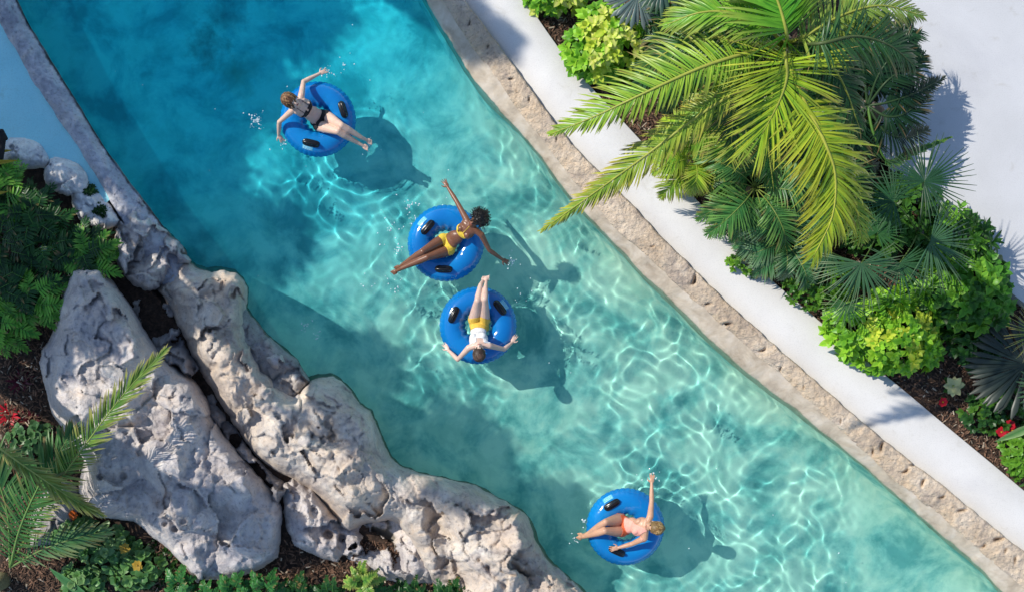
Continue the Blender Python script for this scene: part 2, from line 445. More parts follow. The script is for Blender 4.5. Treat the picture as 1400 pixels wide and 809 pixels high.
# left coping (rough, shaded) and paving
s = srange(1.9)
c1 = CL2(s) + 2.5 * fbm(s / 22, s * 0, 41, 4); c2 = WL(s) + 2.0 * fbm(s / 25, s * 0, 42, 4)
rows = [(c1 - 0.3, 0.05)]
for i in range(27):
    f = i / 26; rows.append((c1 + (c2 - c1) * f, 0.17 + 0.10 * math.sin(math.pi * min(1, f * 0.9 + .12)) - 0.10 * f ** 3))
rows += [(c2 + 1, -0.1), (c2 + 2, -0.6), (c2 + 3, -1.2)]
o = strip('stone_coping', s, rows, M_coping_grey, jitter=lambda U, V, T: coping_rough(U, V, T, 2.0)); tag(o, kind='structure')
s = np.arange(-1500, 305, 20.0)
o = strip('pavement', s, [(CL2(s) - 175, 0.16), (CL2(s) + 6, 0.16)], M_pave); tag(o, kind='structure')

# soil beds, plaza, wide ground
def poly_sheet(name, pts, z, material, thick=0.0):
    vs = [P(u, v, z) for u, v in pts]; me = bpy.data.meshes.new(name)
    bm = bmesh.new(); bv = [bm.verts.new(v) for v in vs]; f = bm.faces.new(bv)
    if f.normal.z < 0: f.normal_flip()
    bmesh.ops.triangulate(bm, faces=bm.faces[:])
    if thick:
        r = bmesh.ops.extrude_face_region(bm, geom=bm.faces[:])
        for e in r['geom']:
            if isinstance(e, bmesh.types.BMVert): e.co.z = z - thick
        bmesh.ops.recalc_face_normals(bm, faces=bm.faces[:])
    bm.to_mesh(me); bm.free(); me.materials.append(material)
    o = bpy.data.objects.new(name, me); link(o); tag(o, kind='structure'); return o

def soil_h(U, V):
    return 0.05 * fbm(U / 90, V / 90, 51, 4) + 0.02 * fbm(U / 14, V / 14, 52, 4)
# right bed
s = srange(6)
rows = [(PE(s) - 3, 0.02)] + [(PE(s) + 3 + i * 8, 0.10) for i in range(0, 50)] + [(PE(s) + 420, 0.02)]
o = strip('planting_bed_soil', s, rows, M_soil, jitter=lambda U, V, T: soil_h(U, V)); tag(o, kind='structure')
# left bed
rows = [(CL2(s) - 1500, -0.1), (CL2(s) - 700, 0.05)] + [(CL2(s) - 640 + i * 9, 0.05 + 0.03 * math.sin(i * .2)) for i in range(0, 56)] + [(CL2(s) - 150, 0.04)]
def left_bed(U, V, T): return soil_h(U, V)
o = strip('planting_bed_soil', s, rows, M_soil, jitter=left_bed); tag(o, kind='structure')
# left bed reaching the rocks (below the top-left paving)
def region_grid(name, poly, step, zf, material, smooth_shade=True, attrs=None, margin=0):
    pu = np.array([p[0] for p in poly], float); pv = np.array([p[1] for p in poly], float)
    us = np.arange(pu.min() - margin, pu.max() + margin + step, step); vs_ = np.arange(pv.min() - margin, pv.max() + margin + step, step)
    U, V = np.meshgrid(us, vs_)
    D = sdf(U, V, poly)
    Z = zf(U, V, D)
    keep = D > -margin
    q = keep[:-1, :-1] & keep[:-1, 1:] & keep[1:, 1:] & keep[1:, :-1]
    idx = np.arange(U.size).reshape(U.shape)
    F = np.stack([idx[:-1, :-1], idx[1:, :-1], idx[1:, 1:], idx[:-1, 1:]], -1)[q]
    used = np.unique(F); mp = np.full(U.size, -1); mp[used] = np.arange(len(used))
    X, Y, Z = PX(U, V, Z)
    Vt = np.stack([X, Y, Z], -1).reshape(-1, 3)[used]
    return Vt, mp[F]

def sdf(U, V, poly):
    p = np.array(poly, float); q = np.roll(p, -1, 0)
    best = np.full(U.shape, 1e9); inside = np.zeros(U.shape, bool)
    for (ax, ay), (bx, by) in zip(p, q):
        dx, dy = bx - ax, by - ay; L = dx * dx + dy * dy + 1e-9
        t = np.clip(((U - ax) * dx + (V - ay) * dy) / L, 0, 1)
        best = np.minimum(best, np.hypot(U - ax - t * dx, V - ay - t * dy))
        c = ((ay > V) != (by > V)) & (U < (bx - ax) * (V - ay) / (by - ay + 1e-12) + ax)
        inside ^= c
    return np.where(inside, best, -best)

BED_POLY = [(-40, 196), (10, 205), (60, 225), (110, 262), (150, 300), (175, 350), (240, 430), (330, 540), (420, 640), (520, 730), (600, 770), (700, 830), (800, 960), (-60, 960)]
Vt, F = region_grid('planting_bed_soil', BED_POLY, 5, lambda U, V, D: 0.19 + soil_h(U, V) - 0.14 * smooth(-D, -6, 0), M_soil)
o = np_obj('planting_bed_soil', Vt, F, M_soil); tag(o, kind='structure')

poly_sheet('plaza', [(1165, -1500), (1172, 60), (1196, 190), (1232, 262), (1290, 300), (1340, 350), (1420, 412), (1600, 560), (3000, 1700), (9000, 1700), (9000, -4000), (1165, -4000)], 0.2, M_plaza)
o = poly_sheet('curb', [(1290, 298), (1340, 345), (1362, 366), (1400, 397), (1440, 428), (1440, 447), (1400, 414), (1358, 380), (1332, 358), (1284, 308)], 0.36, M_curb, 0.3)
me = bpy.data.meshes.new('ground'); G = 900
me.from_pydata([(-G, -G, -1.9), (G, -G, -1.9), (G, G, -1.9), (-G, G, -1.9)], [], [(0, 1, 2, 3)]); me.materials.append(M_soil)
tag(link(bpy.data.objects.new('ground', me)), kind='structure')

# ------------------------------------------------------------------ rocks
def facets(x, y, seed):
    ix = np.floor(x); iy = np.floor(y); best = np.full(x.shape, 9.0); tl = np.zeros(x.shape)
    for dx in (-1, 0, 1):
        for dy in (-1, 0, 1):
            cx = ix + dx; cy = iy + dy; px = cx + _hash(cx, cy, seed); py = cy + _hash(cx, cy, seed + 5)
            d = np.hypot(px - x, py - y); v = (x - px) * (_hash(cx, cy, seed + 7) * 2 - 1) + (y - py) * (_hash(cx, cy, seed + 8) * 2 - 1) + .5 * (_hash(cx, cy, seed + 9) - .5)
            tl = np.where(d < best, v, tl); best = np.minimum(best, d)
    return best, tl
def rock(name, poly, ctrl, w, material, label, group=None, step=1.7, base=0.0, foot=-1.2, rough=1.0, seed=0, pits=0.5, parent=None, cracks=(), power=0.5, holes=(), margin=7, facet=1.0):
    ctrl = np.array(ctrl, float)
    def zf(U, V, D):
        D = D + 2.2 * fbm(U / 16, V / 16, seed + 2, 3) * smooth(np.abs(D), 18, 3) * rough
        wgt = 0; num = 0
        for u, v, z in ctrl:
            q = 1.0 / (((U - u) ** 2 + (V - v) ** 2) + 110.0) ** 1.35
            wgt = wgt + q; num = num + q * z
        H = num / wgt
        wl_ = w * (1 + 0.35 * fbm(U / 60, V / 60, seed + 1, 2))
        g = np.clip(D / wl_, 0, 1); g = (1 - (1 - g) ** 2) ** power
        x = U / S; y = V / S
        wx = x + 0.12 * fbm(x * 2, y * 2, seed + 30, 2); wy = y + 0.12 * fbm(x * 2 + 7, y * 2, seed + 31, 2)
        rg = 1 - np.abs(fbm(wx * 2.2, wy * 2.2, seed + 3, 4)) * 2            # soft ridges and gullies
        n = 0.09 * fbm(wx * 1.6, wy * 1.6, seed + 4, 5, 0.50) + 0.03 * (rg - 0.6) + 0.018 * fbm(x * 16, y * 16, seed + 5, 3, 0.6)
        ter = fbm(wx * 3.1, wy * 3.1, seed + 9, 4)
        n = n + 0.022 * smooth(ter, 0.02, 0.07) + 0.02 * smooth(ter, -0.25, -0.2)   # flaked layers with sharp lips
        # broken facets with sharp arrises
        for fs_, fa, sd2 in ((1.5, 0.55, 60), (3.9, 0.30, 70)):
            fx = wx * fs_ + 0.35 * fbm(x * 3, y * 3, seed + sd2, 3); fy = wy * fs_ + 0.35 * fbm(x * 3 + 5, y * 3, seed + sd2 + 1, 3)
            d1, tilt = facets(fx, fy, seed + sd2)
            n = n + tilt * fa / fs_ * facet
        cl = cells(x * 5 + 0.6 * fbm(x * 5, y * 5, seed, 2), y * 5, seed + 6); pm = smooth(fbm(x * 1.3, y * 1.3, seed + 7, 3), 0.12, 0.3)
        n = n - pits * 0.02 * smooth(cl, 0.26, 0.12) * pm
        cl = cells(x * 11, y * 11, seed + 16); pm = smooth(fbm(x * 1.7, y * 1.7, seed + 17, 3), 0.12, 0.3)
        n = n - pits * 0.011 * smooth(cl, 0.25, 0.12) * pm
        for (u, v, ru, rv, ang, dz) in holes:
            ca, sa = math.cos(R(ang)), math.sin(R(ang))
            a = ((U - u) * ca + (V - v) * sa) / ru; b = (-(U - u) * sa + (V - v) * ca) / rv
            rr = np.sqrt(a * a + b * b) + 0.22 * fbm(U / 12, V / 12, seed + 21, 3)
            n = n + dz * smooth(rr, 1.25, 0.65)
        for pts, cw, cd in cracks:
            dd = np.full(U.shape, 1e9)
            for (ax, ay), (bx, by) in zip(pts[:-1], pts[1:]):
                dx, dy = bx - ax, by - ay; t = np.clip(((U - ax) * dx + (V - ay) * dy) / (dx * dx + dy * dy), 0, 1)
                dd = np.minimum(dd, np.hypot(U - ax - t * dx, V - ay - t * dy))
            dd = dd + 3 * fbm(U / 14, V / 14, seed + 12, 3)
            n = n - cd * np.exp(-(np.clip(dd, 0, None) / cw) ** 2)
        z = base + (H - base) * g + n * rough * (0.25 + 0.75 * g)
        zo = base - 0.12 + D * 0.16 + 0.0 * n                             # the wall below the edge
        return np.where(D > 0, z, np.maximum(zo, foot))
    Vt, F = region_grid(name, poly, step, zf, material, margin=margin)
    if parent is not None:
        o = np_obj(name, Vt, F, material, parent)
    else:
        c = Vt.mean(0); c[2] = base
        o = np_obj(name, Vt - c, F, material, None, tuple(map(float, c)))
        tag(o, label, 'rock', group)
    return o

RG = 'rocks along the river bank'
A_POLY = [(96, 367), (111, 362), (138, 363), (150, 379), (168, 402), (188, 432), (205, 462), (222, 485), (240, 500), (268, 520), (285, 548), (290, 567), (305, 592), (330, 622), (354, 650), (372, 668), (384, 690), (386, 709), (384, 738), (381, 762), (362, 775), (330, 788), (288, 795), (268, 797), (252, 775), (234, 754), (203, 729), (182, 713), (154, 709), (132, 706), (112, 690), (106, 671), (108, 652), (114, 627), (98, 606), (84, 584), (72, 566), (65, 545), (58, 518), (54, 495), (58, 476), (73, 450), (79, 420), (87, 393)]
rock('boulder', A_POLY, [(118, 385, 1.0), (150, 425, 1.45), (95, 480, 1.0), (175, 480, 1.45), (130, 540, 1.05), (200, 530, 1.05), (235, 560, 1.2), (160, 610, 1.0), (230, 620, 1.15), (300, 640, 0.95), (200, 680, 0.8), (270, 700, 0.95), (340, 710, 0.85), (300, 760, 0.7), (365, 700, .6)],
     30, M_rock, 'largest grey boulder beside the green planting, with a palm frond reaching across it', RG, base=0.1, foot=-0.2, seed=100, rough=.8, pits=1.0,
     cracks=[([(205, 470), (190, 520), (150, 560), (100, 590)], 6, 0.07)], holes=[(168, 650, 6, 5, 0, -.1), (223, 690, 9, 6, 20, -.06), (184, 712, 12, 9, 0, -.2), (238, 722, 5, 4, 0, -.12), (226, 716, 4, 4, 0, -.1), (250, 713, 5, 4, 0, -.1)])

# lump at the waterside behind the ridge
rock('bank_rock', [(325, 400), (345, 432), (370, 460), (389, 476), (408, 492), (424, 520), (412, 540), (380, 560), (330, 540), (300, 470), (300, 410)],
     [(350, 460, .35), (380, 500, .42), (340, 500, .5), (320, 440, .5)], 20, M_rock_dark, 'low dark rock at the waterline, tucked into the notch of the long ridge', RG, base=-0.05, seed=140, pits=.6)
for (u, v, r1, r2, a, h, sd) in ((376, 492, 17, 13, 40, .62, 1), (404, 517, 10, 12, 70, .55, 2)):
    pl = [(u + r1 * (1 + .15 * math.sin(3 * k + sd)) * math.cos(k) * math.cos(R(a)) - r2 * math.sin(k) * math.sin(R(a)), v + r1 * math.cos(k) * math.sin(R(a)) + r2 * math.sin(k) * math.cos(R(a))) for k in [2 * math.pi * q / 14 for q in range(14)]]
    rock('stone', pl, [(u, v, h)], 12, M_rock, ['pale rounded stone resting on the low dark waterline rock', 'small flat grey stone at the water end of the low dark rock'][sd - 1], RG, base=0.1, foot=0.0, seed=150 + sd, step=1.3, pits=.2, margin=2)

B_POLY = [(229, 370), (244, 359), (259, 358), (273, 366), (288, 372), (306, 370), (324, 373), (334, 382), (340, 393), (339, 410), (337, 430), (341, 455), (347, 480), (360, 505), (385, 530), (402, 541), (412, 530), (425, 519), (440, 514), (455, 513), (468, 520), (481, 533), (492, 552), (508, 560), (513, 572), (520, 590), (527, 609), (534, 624), (545, 636), (560, 641), (578, 646), (598, 650), (619, 655), (641, 660), (655, 665), (668, 672), (685, 682), (698, 688), (711, 696), (720, 706), (728, 722), (733, 737), (741, 752), (753, 768), (772, 784), (790, 798), (800, 812), (830, 850), (840, 900), (740, 900), (660, 850), (610, 815), (588, 794), (575, 775), (560, 740), (545, 715), (530, 712), (500, 716), (478, 726), (466, 722), (450, 700), (435, 682), (420, 668), (400, 655), (386, 650), (370, 640), (350, 625), (334, 605), (318, 578), (300, 552), (282, 524), (262, 490), (250, 462), (238, 438), (226, 412), (214, 396)]
rock('rock_ridge', B_POLY, [(245, 390, .55), (262, 375, .55), (300, 390, .75), (325, 395, 1.0), (320, 430, 1.05), (270, 430, .75), (300, 480, 1.05), (290, 520, .75), (340, 520, 1.0), (380, 570, 1.1), (350, 600, .85), (430, 560, 1.1), (455, 535, .9), (490, 580, 1.0), (440, 620, 1.15), (410, 640, .8), (500, 640, 1.05), (480, 680, 1.1), (560, 680, 1.0), (640, 690, .95), (540, 700, .75), (600, 730, .72), (700, 730, .9), (660, 770, .95), (740, 790, .6), (700, 820, .9), (610, 790, .6), (585, 765, .9), (570, 735, .85), (480, 710, .8)],
     28, M_rock_warm, 'long pale rock ridge running along the water edge down to the bottom of the picture', RG, base=-0.02, seed=200, rough=1.1, pits=.7,
     cracks=[([(232, 400), (262, 412), (300, 400), (315, 378)], 5, 0.05), ([(395, 545), (420, 570), (430, 600), (470, 615)], 6, 0.07), ([(560, 655), (590, 700), (610, 740), (635, 800)], 16, 0.16), ([(455, 620), (468, 650), (475, 680)], 2.5, .05), ([(700, 770), (720, 790), (726, 800)], 3, .1), ([(735, 745), (760, 780), (790, 812)], 4, .12), ([(665, 772), (672, 785), (690, 800)], 3, .08), ([(655, 765), (668, 775)], 3, .1)],
     holes=[(450, 577, 7, 10, 0, -.08), (500, 575, 8, 12, 20, -.12), (419, 658, 8, 7, 0, -.12), (455, 598, 7, 5, 0, -.08), (305, 392, 4, 8, 0, -.08), (318, 400, 4, 8, 0, -.1), (323, 383, 5, 4, 0, -.08), (470, 606, 18, 6, 0, -.1)], power=0.55)

rock('ledge_rock', [(384, 662), (400, 652), (425, 665), (450, 695), (470, 715), (500, 712), (545, 708), (570, 730), (590, 765), (606, 790), (588, 799), (560, 800), (521, 792), (485, 774), (443, 764), (402, 746), (392, 726), (386, 700)],
     [(400, 690, .45), (430, 700, .55), (420, 730, .5), (460, 745, .5), (500, 770, .45), (520, 740, .2), (500, 728, .18), (560, 780, .5), (470, 725, .6)], 20, M_rock, 'low pitted grey rock at the foot of the ridge, with a dark hollow in it', RG, base=0.1, foot=-0.1, seed=240, rough=1.3, pits=1.3,
     holes=[(450, 730, 8, 6, 30, -.2), (468, 735, 6, 6, 0, -.12), (430, 700, 10, 7, 60, -.1), (515, 735, 26, 14, 20, -.15)])
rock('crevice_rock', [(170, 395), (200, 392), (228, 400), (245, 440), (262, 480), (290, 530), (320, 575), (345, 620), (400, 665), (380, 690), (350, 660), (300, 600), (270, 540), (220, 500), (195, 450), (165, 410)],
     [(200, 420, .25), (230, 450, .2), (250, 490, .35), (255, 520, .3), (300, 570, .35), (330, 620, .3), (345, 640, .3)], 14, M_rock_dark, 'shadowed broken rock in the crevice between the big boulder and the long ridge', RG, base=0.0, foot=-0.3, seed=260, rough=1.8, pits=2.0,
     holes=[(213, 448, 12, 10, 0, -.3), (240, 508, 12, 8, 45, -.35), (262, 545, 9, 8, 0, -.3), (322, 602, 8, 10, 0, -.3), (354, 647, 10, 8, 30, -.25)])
rock('bank_rock', [(163, 290), (176, 278), (190, 270), (200, 284), (214, 303), (232, 319), (250, 336), (262, 352), (268, 366), (258, 362), (244, 360), (232, 370), (229, 382), (220, 395), (205, 402), (186, 396), (172, 382), (162, 366), (156, 340), (158, 312)],
     [(180, 300, .4), (195, 320, .35), (185, 350, .5), (205, 370, .55), (225, 325, .4), (245, 345, .35), (210, 345, .3)], 16, M_rock, 'rugged sunlit rock at the end of the left coping, full of small hollows', RG, base=-0.02, seed=280, rough=2.2, pits=1.6,
     holes=[(236, 355, 7, 9, 0, -.25), (216, 330, 7, 5, 0, -.2), (195, 295, 8, 6, 0, -.15), (172, 302, 6, 5, 0, -.12), (205, 335, 14, 4, 40, -.1)])

for (u, v, r1, r2, a, h, sd, lab) in ((33, 210, 34, 24, 20, .55, 1, 'pale smooth boulder beside the dark post, farthest up the bank of the three pale ones'), (90, 242, 36, 24, 35, .6, 2, 'largest pale smooth boulder, in the middle of the three along the paving'), (127, 286, 38, 21, 38, .5, 3, 'pale boulder nearest the coping rocks, lit at its lower end, with moss beside it')):
    pl = [(u + r1 * (1 + .12 * math.sin(3 * k + sd)) * math.cos(k) * math.cos(R(a)) - r2 * math.sin(k) * math.sin(R(a)), v + r1 * math.cos(k) * math.sin(R(a)) + r2 * (1 + .1 * math.cos(2 * k + sd)) * math.sin(k) * math.cos(R(a))) for k in [2 * math.pi * q / 18 for q in range(18)]]
    rock('pale_boulder', pl, [(u - 8, v - 4, h), (u + 14, v + 8, h * .8)], 20, M_rock_white, lab, 'pale boulders beside the left paving', base=0.12, foot=0.0, seed=300 + sd, rough=1.0, pits=.3, margin=3, facet=1.0)
rock('pale_boulder', [(62, 668), (90, 655), (112, 668), (110, 695), (98, 720), (70, 745), (40, 748), (38, 715), (48, 690)], [(80, 690, .45), (65, 720, .4)], 20, M_rock_dark, 'grey stone under the palm frond at the lower left', 'pale boulders beside the left paving', base=0.12, foot=0.0, seed=310, rough=.6, pits=.3, margin=3, facet=.5)

# ------------------------------------------------------------------ swim rings
m, nt, n, p = new_mat('blue_vinyl'); M_vinyl = m
c = ramp(nt, noise_node(nt, 1.6, 2, 0.5), [(0.35, (0.003, 0.18, 0.56)), (0.65, (0.005, 0.27, 0.70))])
nt.links.new(c, p.inputs['Base Color']); p.inputs['Roughness'].default_value = 0.13
p.inputs['Coat Weight'].default_value = 0.6; p.inputs['Coat Roughness'].default_value = 0.05
nt.links.new(bump(nt, noise_node(nt, 5, 3, 0.5), 0.25, 0.03), p.inputs['Normal'])
t = n.new('ShaderNodeBsdfTranslucent'); t.inputs['Color'].default_value = (0.005, 0.2, 0.7, 1)
mx = n.new('ShaderNodeMixShader'); mx.inputs[0].default_value = 0.2
nt.links.new(p.outputs[0], mx.inputs[1]); nt.links.new(t.outputs[0], mx.inputs[2]); nt.links.new(mx.outputs[0], n['Material Output'].inputs['Surface'])
M_black = plain('black_rubber', (0.008, 0.008, 0.01), 0.25)
M_patch = plain('printed_patch_vinyl', (0.10, 0.50, 0.72), 0.2)
M_print = plain('patch_print', (0.55, 0.8, 0.88), 0.3)

RINGS = [
    ((435, 163.5), 51, [(468.6, 150), (425, 195.6)], (420, 201), 'bright blue swim ring carrying the woman in the black bikini, uppermost of the four'),
    ((609.5, 332.5), 52, [(585, 311), (607, 368)], (577, 303), 'blue swim ring under the woman in the yellow bikini, scalloped outer seam'),
    ((653.5, 444.5), 52.5, [(621, 430.5), (684, 421)], (690, 417), 'blue swim ring under the swimmer in white top and yellow bottoms'),
    ((855, 719.5), 53, [(836, 688), (843, 752)], (831, 681), 'blue swim ring with the woman in the coral swimsuit, lowest of the four')]
def ring(i):
    (u, v), rp, handles, patch, label = RINGS[i]
    zc = 0.13; R0 = rp / S * (CAM_H - zc) / CAM_H; MN = 0.20; MJ = R0 - MN - 0.012
    c0 = P(u, v, zc); root = empty('swim_ring', (c0.x, c0.y, zc), label, 'swim ring', 'blue swim rings on the river')
    tz = 0.045 * math.sin(i * 2.1 + 1); ty = 0.04 * math.cos(i * 1.7)
    tilt = Matrix.Rotation(tz, 3, 'X') @ Matrix.Rotation(ty, 3, 'Y')
    na, nb = 288, 40; V = []; 
    rs = random.Random(i)
    for a in range(na):
        th = 2 * math.pi * a / na
        sc_ = abs(math.sin(th * 22 + i)) ** 0.6
        for b in range(nb):
            ph = 2 * math.pi * b / nb
            seam = max(0, math.cos(ph)) ** 24
            inner = max(0, -math.cos(ph)) ** 2
            r = MN * (1 + 0.05 * inner * math.sin(th * 14 + i)) + seam * (0.012 + 0.008 * sc_)
            puck = 0.006 * (1 - sc_) * max(0, math.cos(ph)) ** 3
            r -= puck
            V.append(tilt @ Vector(((MJ + r * math.cos(ph)) * math.cos(th), (MJ + r * math.cos(ph)) * math.sin(th), r * 0.86 * math.sin(ph))))
    F = [(a * nb + b, ((a + 1) % na) * nb + b, ((a + 1) % na) * nb + (b + 1) % nb, a * nb + (b + 1) % nb) for a in range(na) for b in range(nb)]
    tb = np_obj('tube', np.array([tuple(q) for q in V]), np.array(F), M_vinyl, root)
    tb.cycles.is_caustics_receiver = True
    def surf(uu, vv, lift):
        q = P(uu, vv, 0.27); d = Vector((q.x - c0.x, q.y - c0.y)); th = math.atan2(d.y, d.x); rr = d.length
        cs = max(-0.95, min(0.95, (rr - MJ) / MN)); ph = math.acos(cs)
        rad = (MN + lift)
        er = Vector((math.cos(th), math.sin(th), 0)); et = Vector((-math.sin(th), math.cos(th), 0))
        nrm = er * math.cos(ph) + Vector((0, 0, 1)) * math.sin(ph)
        pos = er * MJ + er * rad * math.cos(ph) + Vector((0, 0, 1)) * rad * 0.86 * math.sin(ph)
        return tilt @ pos, tilt @ et, tilt @ nrm
    for (hu, hv) in handles:
        pos, et, nn = surf(hu, hv, 0.0); e2 = nn.cross(et)
        # moulded base pad
        mb = MB(); prof = []
        for k in range(20):
            q = 2 * math.pi * k / 20; a = 0.135 * (abs(math.cos(q)) ** 0.45) * (1 if math.cos(q) > 0 else -1); b = 0.058 * (abs(math.sin(q)) ** 0.7) * (1 if math.sin(q) > 0 else -1)
            prof.append((a, b))
        vs = [pos + et * a * sc2 + e2 * b * sc2 + nn * hgt for (hgt, sc2) in ((-0.05, 1.0), (0.01, 1.0), (0.022, .9)) for a, b in prof]
        fs = [(j * 20 + k, j * 20 + (k + 1) % 20, (j + 1) * 20 + (k + 1) % 20, (j + 1) * 20 + k) for j in range(2) for k in range(20)] + [tuple(40 + k for k in range(20))]
        mb.add(vs, fs, (0, 0, 0)); h = mb.build('handle', M_black, root)
        mb = MB(); pts = [pos + et * (0.118 * math.cos(q)) + nn * (0.012 + 0.052 * math.sin(q) ** 0.6) for q in [math.pi * k / 10 for k in range(11)]]
        mb.tube(pts, [0.024] * 11, (0, 0, 0), 8); mb.build('grip', M_black, h)
    pos, et, nn = surf(patch[0], patch[1], 0.004); e2 = nn.cross(et)
    mb = MB()
    for ia in range(7):
        for ib in range(4):
            pass
    vs = []; fs = []
    for ia in range(7):
        for ib in range(5):
            a = (ia / 6 - .5) * 0.17; b = (ib / 4 - .5) * 0.085
            vs.append(pos + et * a + e2 * b + nn * (-(a * a) * 0.5 / MJ - b * b * 0.5 / MN + 0.004))
    for ia in range(6):
        for ib in range(4): fs.append((ia * 5 + ib, (ia + 1) * 5 + ib, (ia + 1) * 5 + ib + 1, ia * 5 + ib + 1))
    mb.add(vs, fs, (0, 0, 0)); pt = mb.build('printed_patch', M_patch, root)
    mb = MB(); rr = random.Random(i + 5)
    for line in range(4):
        b = -0.03 + line * 0.02; a = -0.07
        while a < 0.06:
            L = rr.uniform(0.01, 0.03)
            q = [pos + et * x + e2 * y + nn * (-(x * x) * .5 / MJ - y * y * .5 / MN + 0.007) for x, y in ((a, b - .004), (a + L, b - .004), (a + L, b + .004), (a, b + .004))]
            mb.add(q, [(0, 1, 2, 3)], (0, 0, 0)); a += L + 0.008
    mb.build('print', M_print, pt)
    # inflation valve on the inner side
    mb = MB(); th = 2.0 + i * 1.3; er = Vector((math.cos(th), math.sin(th), 0))
    q = er * (MJ - MN * 0.55) + Vector((0, 0, MN * .72)); nn = (-er * .6 + Vector((0, 0, .8)))
    mb.tube([q - nn * .01, q + nn * .018], [0.017, 0.013], (0, 0, 0), 10); mb.build('valve', M_patch, root)
    return root
for i in range(4): ring(i)

# ------------------------------------------------------------------ plants
def lerp(a, b, t): return a + (b - a) * t
def mixcol(a, b, t): return tuple(lerp(x, y, t) for x, y in zip(a, b))
def jit(rs, c, k=0.18):
    q = 1 + rs.uniform(-k, k); return (c[0] * q * (1 + rs.uniform(-.08, .08)), c[1] * q, c[2] * q)

def catmull(pts, n):
    pts = [Vector(p) for p in pts]; P_ = [pts[0] * 2 - pts[1]] + pts + [pts[-1] * 2 - pts[-2]]
    out = []; m = len(pts) - 1
    for i in range(n + 1):
        x = i / n * m; k = min(int(x), m - 1); t = x - k
        a, b, c, d = P_[k:k + 4]
        out.append(0.5 * ((2 * b) + (c - a) * t + (2 * a - 5 * b + 4 * c - d) * t * t + (3 * b - a - 3 * c + d) * t ** 3))
    return out

def blade(mb, p, d, up, L, w, droop, col, tipcol, segs=4, fold=0.25):
    """one narrow leaflet, folded along its middle"""
    d = d.normalized(); side = d.cross(up)
    if side.length < 1e-3: side = Vector((1, 0, 0))
    side.normalize(); nrm = side.cross(d)
    vs = []; cs = []; q = p.copy(); dd = d.copy()
    for i in range(segs + 1):
        t = i / segs
        ww = w * (math.sin(math.pi * min(1, 0.12 + t * 0.88)) ** 0.6 if t < 1 else 0.04)
        ww = max(ww, w * 0.05)
        c = mixcol(col, tipcol, max(0, t - .35) / .65)
        vs += [q - side * ww, q + nrm * (-fold * ww), q + side * ww]; cs += [c, c, c]
        dd = (dd + Vector((0, 0, -droop / segs * (0.4 + 1.4 * t)))).normalized()
        q = q + dd * (L / segs)
    fs = []
    for i in range(segs):
        b = i * 3; fs += [(b, b + 1, b + 4, b + 3), (b + 1, b + 2, b + 5, b + 4)]
    mb.add(vs, fs, cs)

def frond(parent, origin, pts, n, L, w, col, tip, rcol, rs, up=Vector((0, 0, 1)), angle=(70, 25), droop=0.5, lift=0.15, start=0.1, segs=4, rr=0.018, missing=0.04, prof=None, sides=(1, 1), name='frond', length_var=.14):
    """a feather-shaped palm leaf along pts (world); returns the leaflet mesh, its midrib is a child"""
    cv = catmull(pts, 24); mb = MB(); N = len(cv) - 1
    for i in range(n):
        t = start + (1 - start) * (i + 0.5) / n
        x = t * N; k = min(int(x), N - 1); q = cv[k].lerp(cv[k + 1], x - k); T = (cv[min(k + 2, N)] - cv[max(k - 1, 0)]).normalized()
        side = T.cross(up).normalized(); nn = side.cross(T).normalized()
        tt = (t - start) / (1 - start)
        pr = prof(tt) if prof else (math.sin(math.pi * (0.10 + 0.86 * tt ** 0.85)) ** 0.7)
        a = R(lerp(angle[0], angle[1], tt))
        for sg, sc_ in ((1, sides[0]), (-1, sides[1])):
            if rs.random() < missing or sc_ <= 0: continue
            aa = a + R(rs.uniform(-5, 5) + 5 * math.sin(i * .7 + sg))
            d = side * sg * math.sin(aa) + T * math.cos(aa) + nn * (lift + rs.uniform(-.14, .14))
            l = L * pr * sc_ * (1 + rs.uniform(-length_var, length_var))
            blade(mb, q + T * rs.uniform(-.006, .006), d, nn, l, w * (0.65 + 0.5 * pr), droop * (1 + rs.uniform(-.35, .35)), jit(rs, mixcol(col, (col[0] * .38, col[1] * .62, col[2] * .7), rs.random() ** 1.6), .2), jit(rs, tip) if rs.random() > .12 else (.34, .22, .09), segs)
    f = mb.build(name, M_frond, parent, origin)
    mb = MB(); mb.tube(cv, [rr * (1 - 0.8 * i / N) for i in range(N + 1)], rcol, 5); mb.build('midrib', M_leaf, f, origin)
    return f

